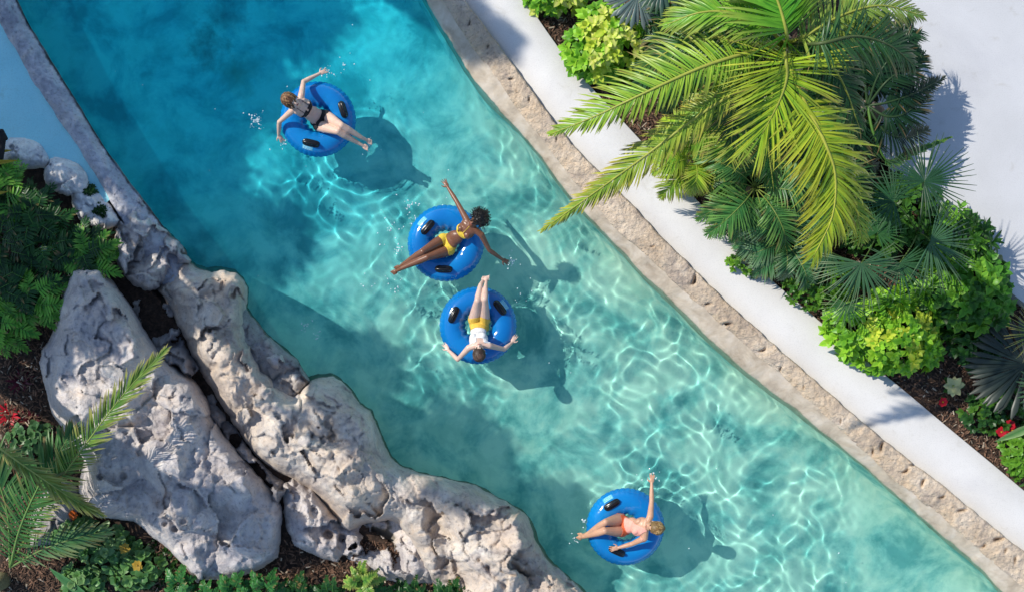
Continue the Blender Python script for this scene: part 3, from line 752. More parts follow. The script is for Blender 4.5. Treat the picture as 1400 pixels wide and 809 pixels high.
def fan_leaf(parent, origin, base, centre, nrm, radius, col, tip, rs, nseg=34, spread=300, pet_r=0.014, droop=0.35, heading=None, joined=0.4, wid=None, name='fan_leaf', pcol=(0.12, 0.2, 0.05)):
    base = Vector(base); centre = Vector(centre); nrm = Vector(nrm).normalized()
    h = Vector(heading) if heading is not None else (centre - base)
    h = (h - nrm * h.dot(nrm)); 
    if h.length < 1e-3: h = Vector((1, 0, 0))
    h.normalize(); sd = nrm.cross(h)
    mb = MB(); wid = wid or radius * math.sin(R(spread) / nseg / 2) * 0.5 / 0.5
    for i in range(nseg):
        a = R(-spread / 2 + spread * (i + .5) / nseg + rs.uniform(-3.5, 3.5))
        d = h * math.cos(a) + sd * math.sin(a) + nrm * rs.uniform(-.04, .10)
        L = radius * (0.78 + 0.22 * math.cos(a * .5)) * (1 + rs.uniform(-.16, .08))
        d.normalize(); c = jit(rs, col, .12); ct = jit(rs, tip, .12)
        side = d.cross(nrm).normalized(); q = centre.copy(); dd = d.copy(); vs = []; cs = []; segs = 6
        for k in range(segs + 1):
            t = k / segs; r_ = t * L
            ww = min(r_ * math.tan(R(spread) / nseg / 2) * 1.02, L * joined * math.tan(R(spread) / nseg / 2) * 1.1) * (1 if t < joined + .05 else max(.06, (1 - t) / (1 - joined)) ** .7) + .001
            vs += [q - side * ww + nrm * ww * .0, q + nrm * ww * .55, q + side * ww]; cc = mixcol(c, ct, max(0, t - .5) * 2); cs += [cc] * 3
            dd = (dd + Vector((0, 0, -droop / segs * (0.2 + 1.9 * t * t)))).normalized(); q = q + dd * (L / segs)
        fs = []
        for k in range(segs): b = k * 3; fs += [(b, b + 1, b + 4, b + 3), (b + 1, b + 2, b + 5, b + 4)]
        mb.add(vs, fs, cs)
    f = mb.build(name, M_frond, parent, origin)
    mb = MB(); mid = base.lerp(centre, .5) + Vector((0, 0, .06)); mb.tube(catmull([base, mid, centre], 8), [pet_r * (1 - .05 * k) for k in range(9)], pcol, 5); mb.build('petiole', M_leaf, f, origin)
    return f

def oval_leaf(mb, p, d, up, L, w, col, edge, droop=.2, fold=.2):
    d = d.normalized(); side = d.cross(up)
    if side.length < 1e-3: side = Vector((1, 0, 0))
    side.normalize(); n = side.cross(d).normalized()
    vs = []; cs = []
    for t, ww in ((0, .10), (.25, .8), (.5, 1), (.78, .62), (1, .04)):
        q = p + d * (L * t) - Vector((0, 0, 1)) * (droop * L * t * t)
        vs += [q - side * w * ww + n * fold * w * ww, q, q + side * w * ww + n * fold * w * ww]; cs += [edge, col, edge]
    fs = []
    for k in range(4): b = k * 3; fs += [(b, b + 1, b + 4, b + 3), (b + 1, b + 2, b + 5, b + 4)]
    mb.add(vs, fs, cs)

def shrub(name, u, v, ru, rv, h, label, nros, L, w, cols, rs, z0=0.12, leaves=7, group=None, cat='shrub', tone=None, fill=0.35, round_=0.5):
    """a leafy mound built from rosettes of leaves on thin stems"""
    c = P(u, v, z0); rx = ru / S * .93; ry = rv / S * .93
    root = empty(name, tuple(c), label, cat, group)
    mb = MB(); st = MB()
    for i in range(nros):
        # even points over a dome
        t = (i + .5) / nros; el = math.acos(1 - t * 0.97); az = i * 2.39996 + rs.uniform(-.2, .2)
        dirv = Vector((math.cos(az) * math.sin(el), math.sin(az) * math.sin(el), math.cos(el)))
        k = 1 - (rs.random() ** 1.5) * fill; k *= 1 + .12 * math.sin(az * 3 + u) * math.sin(el)
        q = Vector((c.x + dirv.x * rx * k, c.y + dirv.y * ry * k, z0 + max(.04, dirv.z * h * k + .05)))
        nd = Vector((dirv.x * .8, dirv.y * .8, dirv.z + .45)).normalized()
        a = nd.orthogonal().normalized(); b = nd.cross(a)
        cc = rs.choice(cols); sp = rs.uniform(0, 6.28)
        if tone: cc = tone(q, cc, rs, dirv)
        m_ = leaves + rs.randint(-1, 2)
        for j in range(m_):
            an = sp + 2.4 * j; inner = j / m_
            d = (a * math.cos(an) + b * math.sin(an)) * (1.0 - .55 * inner) + nd * (.15 + .75 * inner)
            l = L * (1 - .45 * inner) * rs.uniform(.8, 1.15)
            c1 = jit(rs, cc[0], .15); c2 = jit(rs, cc[1], .15)
            oval_leaf(mb, q + nd * .03 * inner, d, nd, l, w * (1 - .3 * inner) * rs.uniform(.85, 1.15), c1, c2, rs.uniform(.05, .35))
        if i % 3 == 0: st.tube([Vector((c.x + dirv.x * .1, c.y + dirv.y * .1, z0 - .05)), Vector((lerp(c.x, q.x, .55), lerp(c.y, q.y, .55), lerp(z0, q.z, .75))), q], [.014, .010, .006], (.09, .07, .04), 4, False)
    f = mb.build('foliage', M_leaf, root, c); f['kind'] = 'stuff'
    g_ = st.build('stem', M_bark, root, c)
    return root

GREEN = (0.035, 0.11, 0.018); DEEP = (0.015, 0.055, 0.016); LIME = (0.20, 0.36, 0.025); YEL = (0.50, 0.52, 0.10); PALMY = (0.34, 0.46, 0.04)
PALMD = (0.035, 0.10, 0.03); TIPB = (0.30, 0.24, 0.10)

# --- coconut palm whose crown fills the middle of the right bed
rs = random.Random(21)
def trunk(parent, origin, pts, r0, r1, col=(0.25, 0.2, 0.16)):
    cv = catmull(pts, 26); mb = MB()
    mb.tube(cv, [lerp(r0, r1, i / 26) * (1.0 + (.06 if i % 2 else -.03)) for i in range(27)], col, 12)
    return mb.build('trunk', M_bark, parent, origin)

def coconut_palm(label, base_uv, top, fronds, rs, group='feather palms in the right bed', zmap=lambda z: z, k=1.0):
    b = P(base_uv[0], base_uv[1], 0.1); tp = P(*top)
    root = empty('coconut_palm', tuple(b), label, 'palm tree', group)
    mid = b.lerp(tp, .5) + Vector((0.12, -.1, 0))
    trunk(root, b, [b - Vector((0, 0, .3)), mid, tp], .19, .10)
    for fd in fronds:
        pts = [tp + Vector((0, 0, .0))] + [P(q[0], q[1], zmap(q[2])) for q in fd['pts']]
        n = int(fd.get('n', 60) * 1.2); 
        frond(root, b, pts, n, fd.get('L', .75) * k, fd.get('w', .021) * k * .52, fd.get('col', PALMY), fd.get('tip', (0.36, .40, .07)), fd.get('rib', (.42, .45, .08)), rs, up=fd.get('up', Vector((0, 0, 1))),
              angle=fd.get('ang', (72, 22)), droop=fd.get('droop', .7), lift=fd.get('lift', .12), start=fd.get('start', .14), rr=.024, sides=fd.get('sides', (1, 1)), prof=fd.get('prof'))
    return root, b, tp

broad = lambda t: math.sin(math.pi * (0.22 + 0.74 * t)) ** 0.6
coconut_palm('tall coconut palm with bright yellow-green fronds reaching over the path', (985, 150), (1072, 60, 6.1), [
    dict(pts=[(1030, 70, 4.0), (960, 92, 4.05), (880, 128, 3.85), (812, 160, 3.5), (752, 184, 3.1)], n=84, L=.70, droop=1.2, prof=lambda t: math.sin(math.pi * (.2 + .78 * t ** .9)) ** .75, col=(.34, .52, .045), start=.2, sides=(.95, .6)),
    dict(pts=[(1030, 110, 3.5), (960, 155, 3.3), (880, 215, 2.9), (815, 262, 2.4), (742, 314, 1.9)], n=90, L=.46, droop=1.2, ang=(52, 18), col=(.36, .46, .05), tip=(.62, .50, .10), start=.24),
    dict(pts=[(1074, 80, 4.25), (1076, 105, 4.2), (1066, 138, 4.0), (1042, 184, 3.6)], n=56, L=.86, droop=.45, prof=lambda t: 1 - .25 * t, col=(.48, .62, .04), tip=(.60, .62, .08), start=.12, ang=(112, 14), w=.019),
    dict(pts=[(1086, 108, 3.95), (1106, 152, 3.9), (1128, 196, 3.8), (1142, 240, 3.5), (1138, 296, 3.1), (1112, 352, 2.6)], n=92, L=.78, droop=1.4, prof=broad, col=(.50, .58, .04), tip=(.66, .60, .08), start=.28, ang=(72, 22), rib=(.6, .6, .1), w=.022),
    dict(pts=[(1110, 170, 3.7), (1138, 225, 3.3), (1165, 270, 2.9), (1180, 330, 2.3)], n=44, L=.6, droop=1.0, col=(.42, .50, .04), start=.3, w=.022),
    dict(pts=[(1050, 40, 4.2), (1000, 18, 4.3), (955, 18, 4.2), (912, 34, 3.9)], n=60, L=.5, droop=.9, col=(.22, .46, .04), start=.2, ang=(60, 15)),
    dict(pts=[(1100, 50, 4.2), (1150, 22, 4.2), (1205, 8, 4.0), (1262, 22, 3.6)], n=60, L=.55, droop=1.0, col=(.34, .46, .08), start=.2, tip=(.4, .36, .1)),
    dict(pts=[(1076, 50, 4.4), (1066, 10, 4.6), (1050, -30, 4.6), (1030, -80, 4.4)], n=60, L=.8, droop=.7, col=(.14, .40, .03), start=.12, w=.03),
    dict(pts=[(1120, 60, 4.4), (1170, 50, 4.3), (1215, 62, 4.0), (1250, 90, 3.5)], n=50, L=.6, droop=.9, col=(.05, .14, .04), tip=(.06, .12, .04), rib=(.1, .14, .05), start=.2),  # this and the next few fronds hold the crown's shade in their colour
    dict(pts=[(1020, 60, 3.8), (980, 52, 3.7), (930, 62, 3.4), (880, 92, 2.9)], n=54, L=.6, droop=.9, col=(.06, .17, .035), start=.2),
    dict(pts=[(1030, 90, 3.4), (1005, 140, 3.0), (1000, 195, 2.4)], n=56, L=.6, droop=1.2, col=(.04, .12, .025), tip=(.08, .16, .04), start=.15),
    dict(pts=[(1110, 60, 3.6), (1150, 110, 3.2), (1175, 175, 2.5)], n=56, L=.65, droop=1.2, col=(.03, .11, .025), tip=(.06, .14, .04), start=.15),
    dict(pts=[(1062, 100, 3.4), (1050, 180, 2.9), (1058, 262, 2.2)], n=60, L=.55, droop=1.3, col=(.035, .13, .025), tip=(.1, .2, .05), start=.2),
    dict(pts=[(1040, 90, 3.6), (1000, 92, 3.5), (985, 108, 3.4), (1040, 140, 3.1)], n=40, L=.55, droop=1.0, col=(.36, .56, .05), start=.3, ang=(75, 30), sides=(.6, 1)),
], rs, zmap=lambda z: 5.4 + (z - 1.9) * .5, k=.80)
# short pale spear leaf in the crown
# --- second palm, the first one's shade put into its dark leaf colours
DK_SHADE = dict(col=(.014, .05, .018), tip=(.02, .045, .02), rib=(.04, .08, .03))
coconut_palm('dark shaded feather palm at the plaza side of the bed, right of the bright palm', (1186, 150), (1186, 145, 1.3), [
    dict(pts=[(1200, 105, 3.1), (1222, 72, 3.2), (1242, 46, 3.1)], n=46, L=.42, droop=.5, start=.2, **DK_SHADE),
    dict(pts=[(1212, 112, 3.1), (1240, 92, 3.1), (1262, 76, 3.0)], n=46, L=.45, droop=.6, start=.2, **DK_SHADE),
    dict(pts=[(1215, 160, 3.0), (1245, 150, 2.9), (1276, 110, 2.6)], n=50, L=.42, droop=.6, start=.2, **DK_SHADE),
    dict(pts=[(1210, 180, 2.9), (1240, 188, 2.7), (1268, 178, 2.4)], n=50, L=.45, droop=.7, start=.2, **DK_SHADE),
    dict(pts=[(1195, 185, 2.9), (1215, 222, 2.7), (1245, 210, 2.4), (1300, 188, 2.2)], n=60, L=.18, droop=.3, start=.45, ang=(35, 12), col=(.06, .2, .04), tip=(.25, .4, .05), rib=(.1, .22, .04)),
    dict(pts=[(1215, 140, 3.0), (1250, 128, 2.9), (1292, 106, 2.5)], n=46, L=.30, droop=.6, start=.3, **DK_SHADE),
    dict(pts=[(1170, 190, 2.9), (1165, 225, 2.6), (1180, 262, 2.2)], n=46, L=.5, droop=.8, start=.15, **DK_SHADE),
    dict(pts=[(1150, 120, 3.1), (1130, 95, 3.1), (1120, 60, 3.0)], n=46, L=.5, droop=.6, start=.15, **DK_SHADE),
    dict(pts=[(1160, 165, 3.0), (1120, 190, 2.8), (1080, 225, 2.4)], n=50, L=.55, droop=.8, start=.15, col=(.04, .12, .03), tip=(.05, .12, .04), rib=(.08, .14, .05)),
    dict(pts=[(1180, 90, 3.0), (1172, 60, 2.9), (1190, 28, 2.6)], n=46, L=.5, droop=.8, start=.15, **DK_SHADE),
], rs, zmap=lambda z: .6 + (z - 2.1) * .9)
# --- low yellow-green cycads / areca clumps beside the path
def low_palm(label, u, v, z, r, nf, L, rs, col, tip, h=.6, group='low feather palms along the path', w=.010, n=44, name='areca_palm', el=(0.25, 0.8), arc=(0, 360), droop=.6, hub=0.2, drop=.55):
    b = P(u, v, .1); root = empty(name, tuple(b), label, 'palm', group)
    mb = MB(); mb.tube([b - Vector((0, 0, .1)), b + Vector((0, 0, z))], [.08, .06], (.2, .17, .1), 8); mb.build('trunk', M_bark, root, b)
    for i in range(nf):
        a = R(lerp(arc[0], arc[1], (i + rs.uniform(.2, .8)) / nf)); e = rs.uniform(*el); rr = r / S * rs.uniform(.75, 1.1)
        p0 = b + Vector((0, 0, z)); d = Vector((math.cos(a), math.sin(a), 0))
        p1 = p0 + d * rr * .35 + Vector((0, 0, h * e)); p2 = p0 + d * rr * .72 + Vector((0, 0, h * e * 1.1)); p3 = p0 + d * rr + Vector((0, 0, h * (e - drop)))
        k = rs.uniform(.75, 1.25); cc = tuple(x * k for x in col)
        frond(root, b, [p0, p1, p2, p3], n, L * rs.uniform(.85, 1.1), w, cc, tip, mixcol(cc, (.4, .42, .1), .5), rs, angle=(68, 20), droop=droop, start=hub, segs=3, rr=.011)
    return root
YG = (.36, .50, .04)
low_palm('yellow-green low feather palm at the path edge, just below the overhanging frond tip', 940, 222, .45, 62, 13, .34, rs, YG, (.4, .42, .08))
low_palm('darker low feather palm with glossy narrow leaflets in the middle of the bed', 1020, 262, .6, 88, 15, .36, rs, (.08, .22, .05), (.2, .36, .08))
low_palm('low feather palm with grey-green weeping leaflets over the path edge at its left', 1062, 330, .35, 70, 13, .32, rs, (.07, .2, .07), (.24, .34, .2))
low_palm('bushy low feather palm under the big palm crown, between the yellow-green one and the trunk', 985, 175, .7, 72, 14, .38, rs, (.2, .36, .04), (.5, .5, .1))
low_palm('low feather palm with deep green leaves behind the variegated shrub at the top', 925, 80, .5, 78, 12, .36, rs, (.03, .09, .03), (.07, .16, .05))
low_palm('low feather palm in deep shade under the centre of the bright palm', 1095, 215, .7, 90, 14, .40, rs, (.022, .07, .02), (.05, .12, .04))  # shade under the crown is put into these leaf colours, next palm too
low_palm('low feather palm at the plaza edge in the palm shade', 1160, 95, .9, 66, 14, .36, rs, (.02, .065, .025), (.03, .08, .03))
low_palm('low feather palm cut by the top edge of the picture', 1010, -8, .9, 95, 13, .45, rs, (.03, .1, .025), (.08, .2, .05))
# a frond lying over the path edge, dry at the tip
b = P(1020, 332, .1)
root = empty('fallen_frond', tuple(b), 'thin grey-green frond tip lying out over the white path from the bed', 'palm frond')
frond(root, b, [P(1030, 335, .30), P(1000, 322, .34), P(965, 318, .30)], 16, .28, .012, (.12, .16, .10), (.3, .26, .2), (.15, .2, .1), rs, sides=(1, .15), angle=(95, 30), droop=.4, start=.05)

# --- fan palms
def fan_palm(label, u, v, z, leaves, rs, group='fan palms near the plaza', R0=.09):
    b = P(u, v, .1); root = empty('fan_palm', tuple(b), label, 'palm', group)
    top = P(u, v, z); mb = MB(); mb.tube([b - Vector((0, 0, .1)), top], [R0 * 1.2, R0], (.2, .17, .13), 9); mb.build('trunk', M_bark, root, b)
    for lf in leaves:
        c = P(*lf['c']); fan_leaf(root, b, top, c, lf.get('n', (0, 0, 1)), lf['r'] / S * .82, lf.get('col', (.03, .10, .04)), lf.get('tip', (.07, .14, .07)), rs, nseg=lf.get('seg', 34), spread=lf.get('sp', 300), droop=lf.get('droop', .35), joined=lf.get('j', .4), heading=lf.get('h'))
    return root
fan_palm('dark green fan palm with one round starburst leaf against the grey plaza', 1255, 318, .8, [
    dict(c=(1264, 248, 2.2), r=72, seg=44, sp=310, j=.28, n=(-.1, .15, 1), droop=.15, h=(.6, .8, 0), col=(.022, .075, .035), tip=(.05, .10, .05)),
    dict(c=(1222, 275, 1.8), r=55, seg=34, sp=280, j=.3, col=(.03, .1, .04)),
    dict(c=(1272, 330, 1.5), r=85, seg=40, sp=200, h=(1, -.45, 0), n=(.25, .1, 1), j=.32, col=(.07, .17, .08), tip=(.22, .30, .15), droop=.5),
    dict(c=(1230, 360, 1.4), r=60, seg=34, sp=260, j=.32, h=(.1, -1, 0), col=(.04, .12, .05), droop=.5)], rs)
fan_palm('drooping grey-green fan palm between the bright frond and the yellow variegated shrub', 1175, 365, .7, [
    dict(c=(1178, 360, 1.7), r=78, seg=40, sp=230, h=(.1, -1, 0), j=.3, col=(.06, .15, .07), tip=(.26, .32, .16), droop=1.0),
    dict(c=(1135, 345, 1.4), r=58, seg=30, sp=230, h=(-1, -.3, 0), j=.3, col=(.04, .12, .05), tip=(.12, .2, .1), droop=.9),
    dict(c=(1200, 318, 1.6), r=52, seg=30, sp=280, h=(.4, 1, 0), j=.3, col=(.04, .13, .04), tip=(.16, .28, .06), droop=.6),
    dict(c=(1158, 415, 1.2), r=45, seg=26, sp=240, h=(0, -1, 0), j=.3, col=(.05, .14, .05), tip=(.2, .3, .1), droop=.8)], rs)
# big folded bismarck leaf at the right edge
fan_palm('silvery blue-grey fan palm with one big folded leaf at the right edge', 1412, 500, .6, [
    dict(c=(1402, 498, 1.0), r=92, seg=30, sp=200, h=(-1, .15, 0), n=(-.15, .3, 1), j=.85, col=(.035, .055, .05), tip=(.06, .07, .06), droop=.5),
    dict(c=(1418, 455, 1.6), r=50, seg=34, sp=240, h=(-1, .2, 0), j=.2, col=(.22, .30, .06), tip=(.5, .42, .14), droop=.3),
    dict(c=(1440, 530, 1.2), r=60, seg=30, sp=280, h=(-.2, -1, 0), j=.6, col=(.14, .24, .12))], rs)
fan_palm('grey-leaved fan palm at the top edge, behind the two yellow shrubs', 880, -16, .5, [
    dict(c=(872, -6, 1.0), r=52, seg=26, sp=220, h=(-.5, -1, 0), j=.85, col=(.13, .19, .19), tip=(.15, .19, .18), droop=.6),
    dict(c=(905, -20, 1.2), r=50, seg=26, sp=280, h=(1, -.2, 0), j=.7, col=(.05, .1, .09))], rs)

# --- shrubs
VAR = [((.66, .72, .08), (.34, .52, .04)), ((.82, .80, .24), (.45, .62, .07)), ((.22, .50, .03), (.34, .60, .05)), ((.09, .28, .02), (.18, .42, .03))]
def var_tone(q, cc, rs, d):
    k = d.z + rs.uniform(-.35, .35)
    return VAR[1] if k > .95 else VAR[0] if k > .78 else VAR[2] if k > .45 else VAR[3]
GV = 'variegated yellow-green shrubs in the right bed'
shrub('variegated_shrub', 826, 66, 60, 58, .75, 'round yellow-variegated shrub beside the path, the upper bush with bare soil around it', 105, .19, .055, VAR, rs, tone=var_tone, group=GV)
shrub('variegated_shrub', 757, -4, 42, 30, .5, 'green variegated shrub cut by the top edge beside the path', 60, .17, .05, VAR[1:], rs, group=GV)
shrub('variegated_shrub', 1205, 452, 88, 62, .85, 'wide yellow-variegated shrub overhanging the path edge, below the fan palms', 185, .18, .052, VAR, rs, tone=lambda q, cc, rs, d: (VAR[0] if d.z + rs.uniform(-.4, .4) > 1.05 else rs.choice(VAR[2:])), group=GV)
LOB = [((.06, .20, .02), (.10, .30, .03)), ((.12, .32, .03), (.2, .42, .04)), ((.025, .09, .012), (.04, .14, .018))]
shrub('leafy_shrub', 1305, 400, 68, 66, 1.0, 'mid green broad-leaved shrub between the fan palms and the plaza curb', 130, .22, .065, LOB, rs, group='green leafy shrubs in the right bed')
shrub('leafy_shrub', 1290, 330, 55, 52, .9, 'green shrub with long pointed leaves under the starburst fan leaf', 80, .22, .035, LOB[1:], rs, group='green leafy shrubs in the right bed')
shrub('leafy_shrub', 1205, 300, 80, 62, .8, 'dark green shrub filling the shade between the two fan palms', 110, .2, .05, [((.03, .09, .012), (.04, .12, .015)), ((.05, .14, .02), (.07, .2, .03))], rs, group='green leafy shrubs in the right bed')
shrub('leafy_shrub', 1120, 385, 62, 40, .45, 'small-leaved green shrub at the soil edge left of the wide yellow shrub', 110, .10, .03, [((.08, .22, .02), (.14, .3, .03)), ((.04, .13, .02), (.06, .18, .02))], rs, group='green leafy shrubs in the right bed')
shrub('leafy_shrub', 1040, 355, 52, 26, .35, 'low green shrub at the soil edge beside the frond over the path', 80, .09, .028, [((.10, .25, .02), (.16, .34, .03)), ((.05, .15, .02), (.08, .2, .02))], rs, group='green leafy shrubs in the right bed')
shrub('leafy_shrub', 920, 48, 42, 40, .6, 'big round-leaved green shrub right of the upper yellow shrub', 46, .24, .10, [((.10, .26, .03), (.18, .34, .05)), ((.07, .2, .04), (.1, .26, .06))], rs, group='green leafy shrubs in the right bed', leaves=5)
shrub('leafy_shrub', 1355, 560, 50, 36, .25, 'low dark ground shrub below the silvery leaf', 60, .12, .04, [((.02, .07, .02), (.03, .10, .02)), ((.05, .14, .02), (.08, .2, .03))], rs, group='green leafy shrubs in the right bed', fill=.7)
shrub('leafy_shrub', 1395, 620, 32, 36, .35, 'small bright green shrub at the right edge next to the path', 50, .13, .04, [((.08, .22, .02), (.15, .34, .03))], rs, group='green leafy shrubs in the right bed')
shrub('leafy_shrub', 1325, 470, 40, 40, .5, 'dark green low shrub between the wide yellow shrub and the silvery leaf', 50, .15, .045, [((.02, .08, .02), (.03, .11, .02))], rs, group='green leafy shrubs in the right bed')
shrub('leafy_shrub', 1050, 150, 130, 110, .45, 'dark undergrowth in the shade beneath the bright palm crown', 260, .2, .05, [((.015, .05, .012), (.02, .07, .015)), ((.025, .08, .015), (.03, .1, .02))], rs, group='green leafy shrubs in the right bed', fill=.2)  # near-black leaf colours paint the shade in the gaps under the crown

def flower(name, u, v, r, label, col, ccol, rs, n=7, z=.35, cat='flower', group=None, leaves=True, narrow=.34):
    c = P(u, v, z); b = P(u, v, .1); root = empty(name, tuple(b), label, cat, group)
    mb = MB()
    for k in range(n):
        a = 2 * math.pi * k / n + rs.uniform(-.2, .2); d = Vector((math.cos(a), math.sin(a), .15 + .12 * (k % 2)))
        oval_leaf(mb, c, d, Vector((0, 0, 1)), r / S * rs.uniform(.85, 1.1), r / S * narrow, jit(rs, col, .1), jit(rs, tuple(x * .9 for x in col), .1), .1)
    mb.build('petals', M_petal, root, b)
    mb = MB(); mb.tube([b, b.lerp(c, .5) + Vector((.01, 0, 0)), c], .006, (.05, .12, .03), 5); mb.tube([c, c + Vector((0, 0, .025))], [.02, .008], ccol, 6); mb.build('stem', M_leaf, root, b)
    if leaves:
        mb = MB()
        for k in range(5):
            a = rs.uniform(0, 6.28); oval_leaf(mb, b.lerp(c, .5), Vector((math.cos(a), math.sin(a), .2)), Vector((0, 0, 1)), r / S * 1.1, r / S * .3, (.03, .1, .02), (.04, .12, .02), .2)
        f = mb.build('leaves', M_leaf, root, b)
    return root
flower('white_flower', 1303, 527, 15, 'pale yellow-white star flower standing alone in the dark soil of the right bed', (.62, .66, .36), (.4, .5, .1), rs, n=8)
FR = 'red flowers at the right edge of the bed'
flower('red_flower', 1289, 549, 7, 'single red flower at the path edge below the white star flower', (.6, .02, .04), (.5, .3, .02), rs, n=7, narrow=.5)
for (u, v, lb) in ((1369, 590, 'leftmost red flower of the cluster beside the green blade'), (1384, 588, 'red flower in the middle of the cluster beside the green blade'), (1381, 580, 'topmost red flower of the cluster beside the green blade')):
    flower('red_flower', u, v, 8, lb, (.62, .02, .04), (.5, .3, .02), rs, n=8, group=FR, narrow=.5)
flower('red_flower', 978, 309, 4, 'tiny orange-red flower at the soil edge beside the path', (.75, .12, .04), (.5, .3, .02), rs, n=6, leaves=False, narrow=.5)
# long green blade at the right edge
b = P(1412, 590, .1); root = empty('strap_leaf_plant', tuple(b), 'thick strap-like green leaf with pale edge pointing left at the right edge', 'plant')
mb = MB(); 
for dx, dy in ((0, 0), (20, 30)):
    oval_leaf(mb, P(1425 + dx, 575 + dy, .5), P(1363, 603, .35) - P(1425, 575, .5), Vector((0, 0, 1)), .75, .07, (.07, .2, .06), (.25, .38, .16), .05, .5)
mb.build('leaf', M_leaf, root, b)

# --- left bed: lobed-leaf philodendrons
def philodendron(label, u, v, r, rs, nl=10, z=.5, col=(.03, .11, .02), tip=(.06, .2, .03), group='lobed-leaf philodendrons in the left bed', leafL=.42, name='philodendron'):
    b = P(u, v, .2); root = empty(name, tuple(b), label, 'plant', group)
    mb = MB(); mb.tube([b - Vector((0, 0, .1)), b + Vector((0, 0, .25))], [.05, .035], (.15, .13, .08), 7); mb.build('stem', M_bark, root, b)
    for i in range(nl):
        a = i * 2.39996 + rs.uniform(-.3, .3); q = ((i + 1) / nl) ** .6 * r / S; d = Vector((math.cos(a), math.sin(a), 0))
        st = b + d * q * .45 + Vector((0, 0, z * rs.uniform(.75, 1.15))); L = leafL * rs.uniform(.8, 1.15)
        dv = (d + Vector((rs.uniform(-.4, .4), rs.uniform(-.4, .4), 0))).normalized()
        pts = [st, st + dv * L * .5 + Vector((0, 0, .03)), st + dv * L - Vector((0, 0, rs.uniform(.02, .14)))]
        k = rs.uniform(.7, 1.3); cc = tuple(x * k for x in col)
        f = frond(root, b, pts, 9, L * .52, .017, cc, mixcol(cc, tip, .7), (.10, .25, .05), rs, angle=(80, 25), droop=.35, start=.02, segs=3, rr=.007, missing=0, lift=.12, prof=lambda t: 1 - .5 * t, name='leaf')
        mb = MB(); mb.tube([b + Vector((0, 0, .1)), b.lerp(st, .6) + Vector((0, 0, .08)), st], .008, (.08, .18, .04), 4, False); mb.build('leaf_stalk', M_leaf, f, b)
    return root
rs = random.Random(5)
G_LIT = (.14, .40, .04); G_SHADE = (.018, .07, .02); GM = (.03, .12, .02)  # sun and shade painted into one plant: lit, shaded and middle leaf colours
for (u, v, r, c, lb) in (
    (28, 275, 42, G_LIT, 'bright lobed-leaf plant in front of the pale boulders, topmost of the left bed'),
    (66, 298, 36, G_SHADE, 'dark lobed-leaf plant just below the middle pale boulder'),
    (20, 330, 52, G_SHADE, 'dark lobed-leaf plant at the left edge, level with the top of the big boulder'),
    (80, 330, 52, GM, 'lobed-leaf plant with glossy highlights in the middle of the left bed'),
    (128, 345, 34, G_SHADE, 'dark lobed-leaf plant below the lit end of the pale boulders'),
    (140, 362, 38, G_LIT, 'bright lobed-leaf plant spilling over the top of the big boulder'),
    (60, 385, 48, G_SHADE, 'shaded lobed-leaf plant left of the tip of the big boulder'),
    (12, 392, 46, G_SHADE, 'shaded lobed-leaf plant at the left edge above the sunlit one'),
    (66, 412, 40, G_LIT, 'sunlit lobed-leaf plant against the left side of the big boulder'),
    (22, 440, 40, G_LIT, 'sunlit lobed-leaf plant at the left edge, lowest of its kind')):
    philodendron(lb, u, v, r * 1.1, rs, nl=20, z=.5, col=c, tip=(.28, .55, .08) if c is G_LIT else (.05, .16, .03), leafL=.34)
# yellow tipped leaves and dark post at the left edge
b = P(2, 235, .1); root = empty('lamp_post', tuple(b), 'thin dark post standing at the left edge above the planting', 'post')
mb = MB(); mb.tube([P(-4, 250, .1), P(4, 190, 1.2)], [.05, .045], (.02, .02, .022), 10); mb.tube([P(-4, 250, .1), P(-4, 250, .16)], [.1, .1], (.02, .02, .022), 10); mb.build('pole', M_chip, root, b)
mb = MB(); mb.tube([P(4, 190, 1.2), P(2, 178, 1.3)], [.07, .03], (.02, .02, .022), 10); mb.build('cap', M_chip, root, b)
b = P(-20, 215, .1); root = empty('croton_plant', tuple(b), 'yellow-tipped narrow leaves poking in at the left edge beside the post', 'plant')
mb = MB()
for (u1, v1, z) in ((16, 205, .9), (24, 219, .9), (10, 262, .8), (-6, 200, .9), (-2, 226, .8)):
    p0 = P(-25, v1 + 6, .7); d = P(u1, v1, z) - p0; oval_leaf(mb, p0, d, Vector((0, 0, 1)), d.length, .035, (.45, .30, .03), (.5, .42, .05), .05)
f = mb.build('leaf', M_leaf, root, b); mb = MB(); mb.tube([b, P(-25, 215, .7)], .015, (.1, .1, .04), 5); mb.build('stem', M_bark, root, b)
# moss tufts between the pale boulders
for (u, v, lb) in ((122, 262, 'little dark tuft of green between the pale boulders and the coping'), (141, 290, 'little green tuft above the rugged sunlit rock')):
    shrub('small_plant', u, v, 12, 9, .12, lb, 26, .07, .02, [((.02, .07, .02), (.03, .09, .02))], rs, z0=.15, cat='plant')
# red bromeliads
for (u, v, lb, cc) in ((14, 566, 'bright red bromeliad at the left edge beside the boulder', (.55, .015, .03)), (30, 520, 'dark maroon bromeliad above the bright red one', (.12, .01, .025)), (45, 575, 'dark maroon bromeliad between the bright red one and the boulder', (.10, .012, .02))):
    b = P(u, v, .15); root = empty('bromeliad', tuple(b), lb, 'plant', 'red bromeliads by the boulder'); mb = MB()
    for k in range(22):
        a = k * 2.4; e = .3 + k * .045; oval_leaf(mb, b, Vector((math.cos(a), math.sin(a), e)), Vector((0, 0, 1)), .30 * rs.uniform(.7, 1.1), .024, jit(rs, cc, .3), jit(rs, cc, .3), .35)
    mb.build('leaves', M_leaf, root, b); mb = MB(); mb.tube([b - Vector((0, 0, .08)), b + Vector((0, 0, .06))], .02, cc, 6); mb.build('stem', M_leaf, root, b)
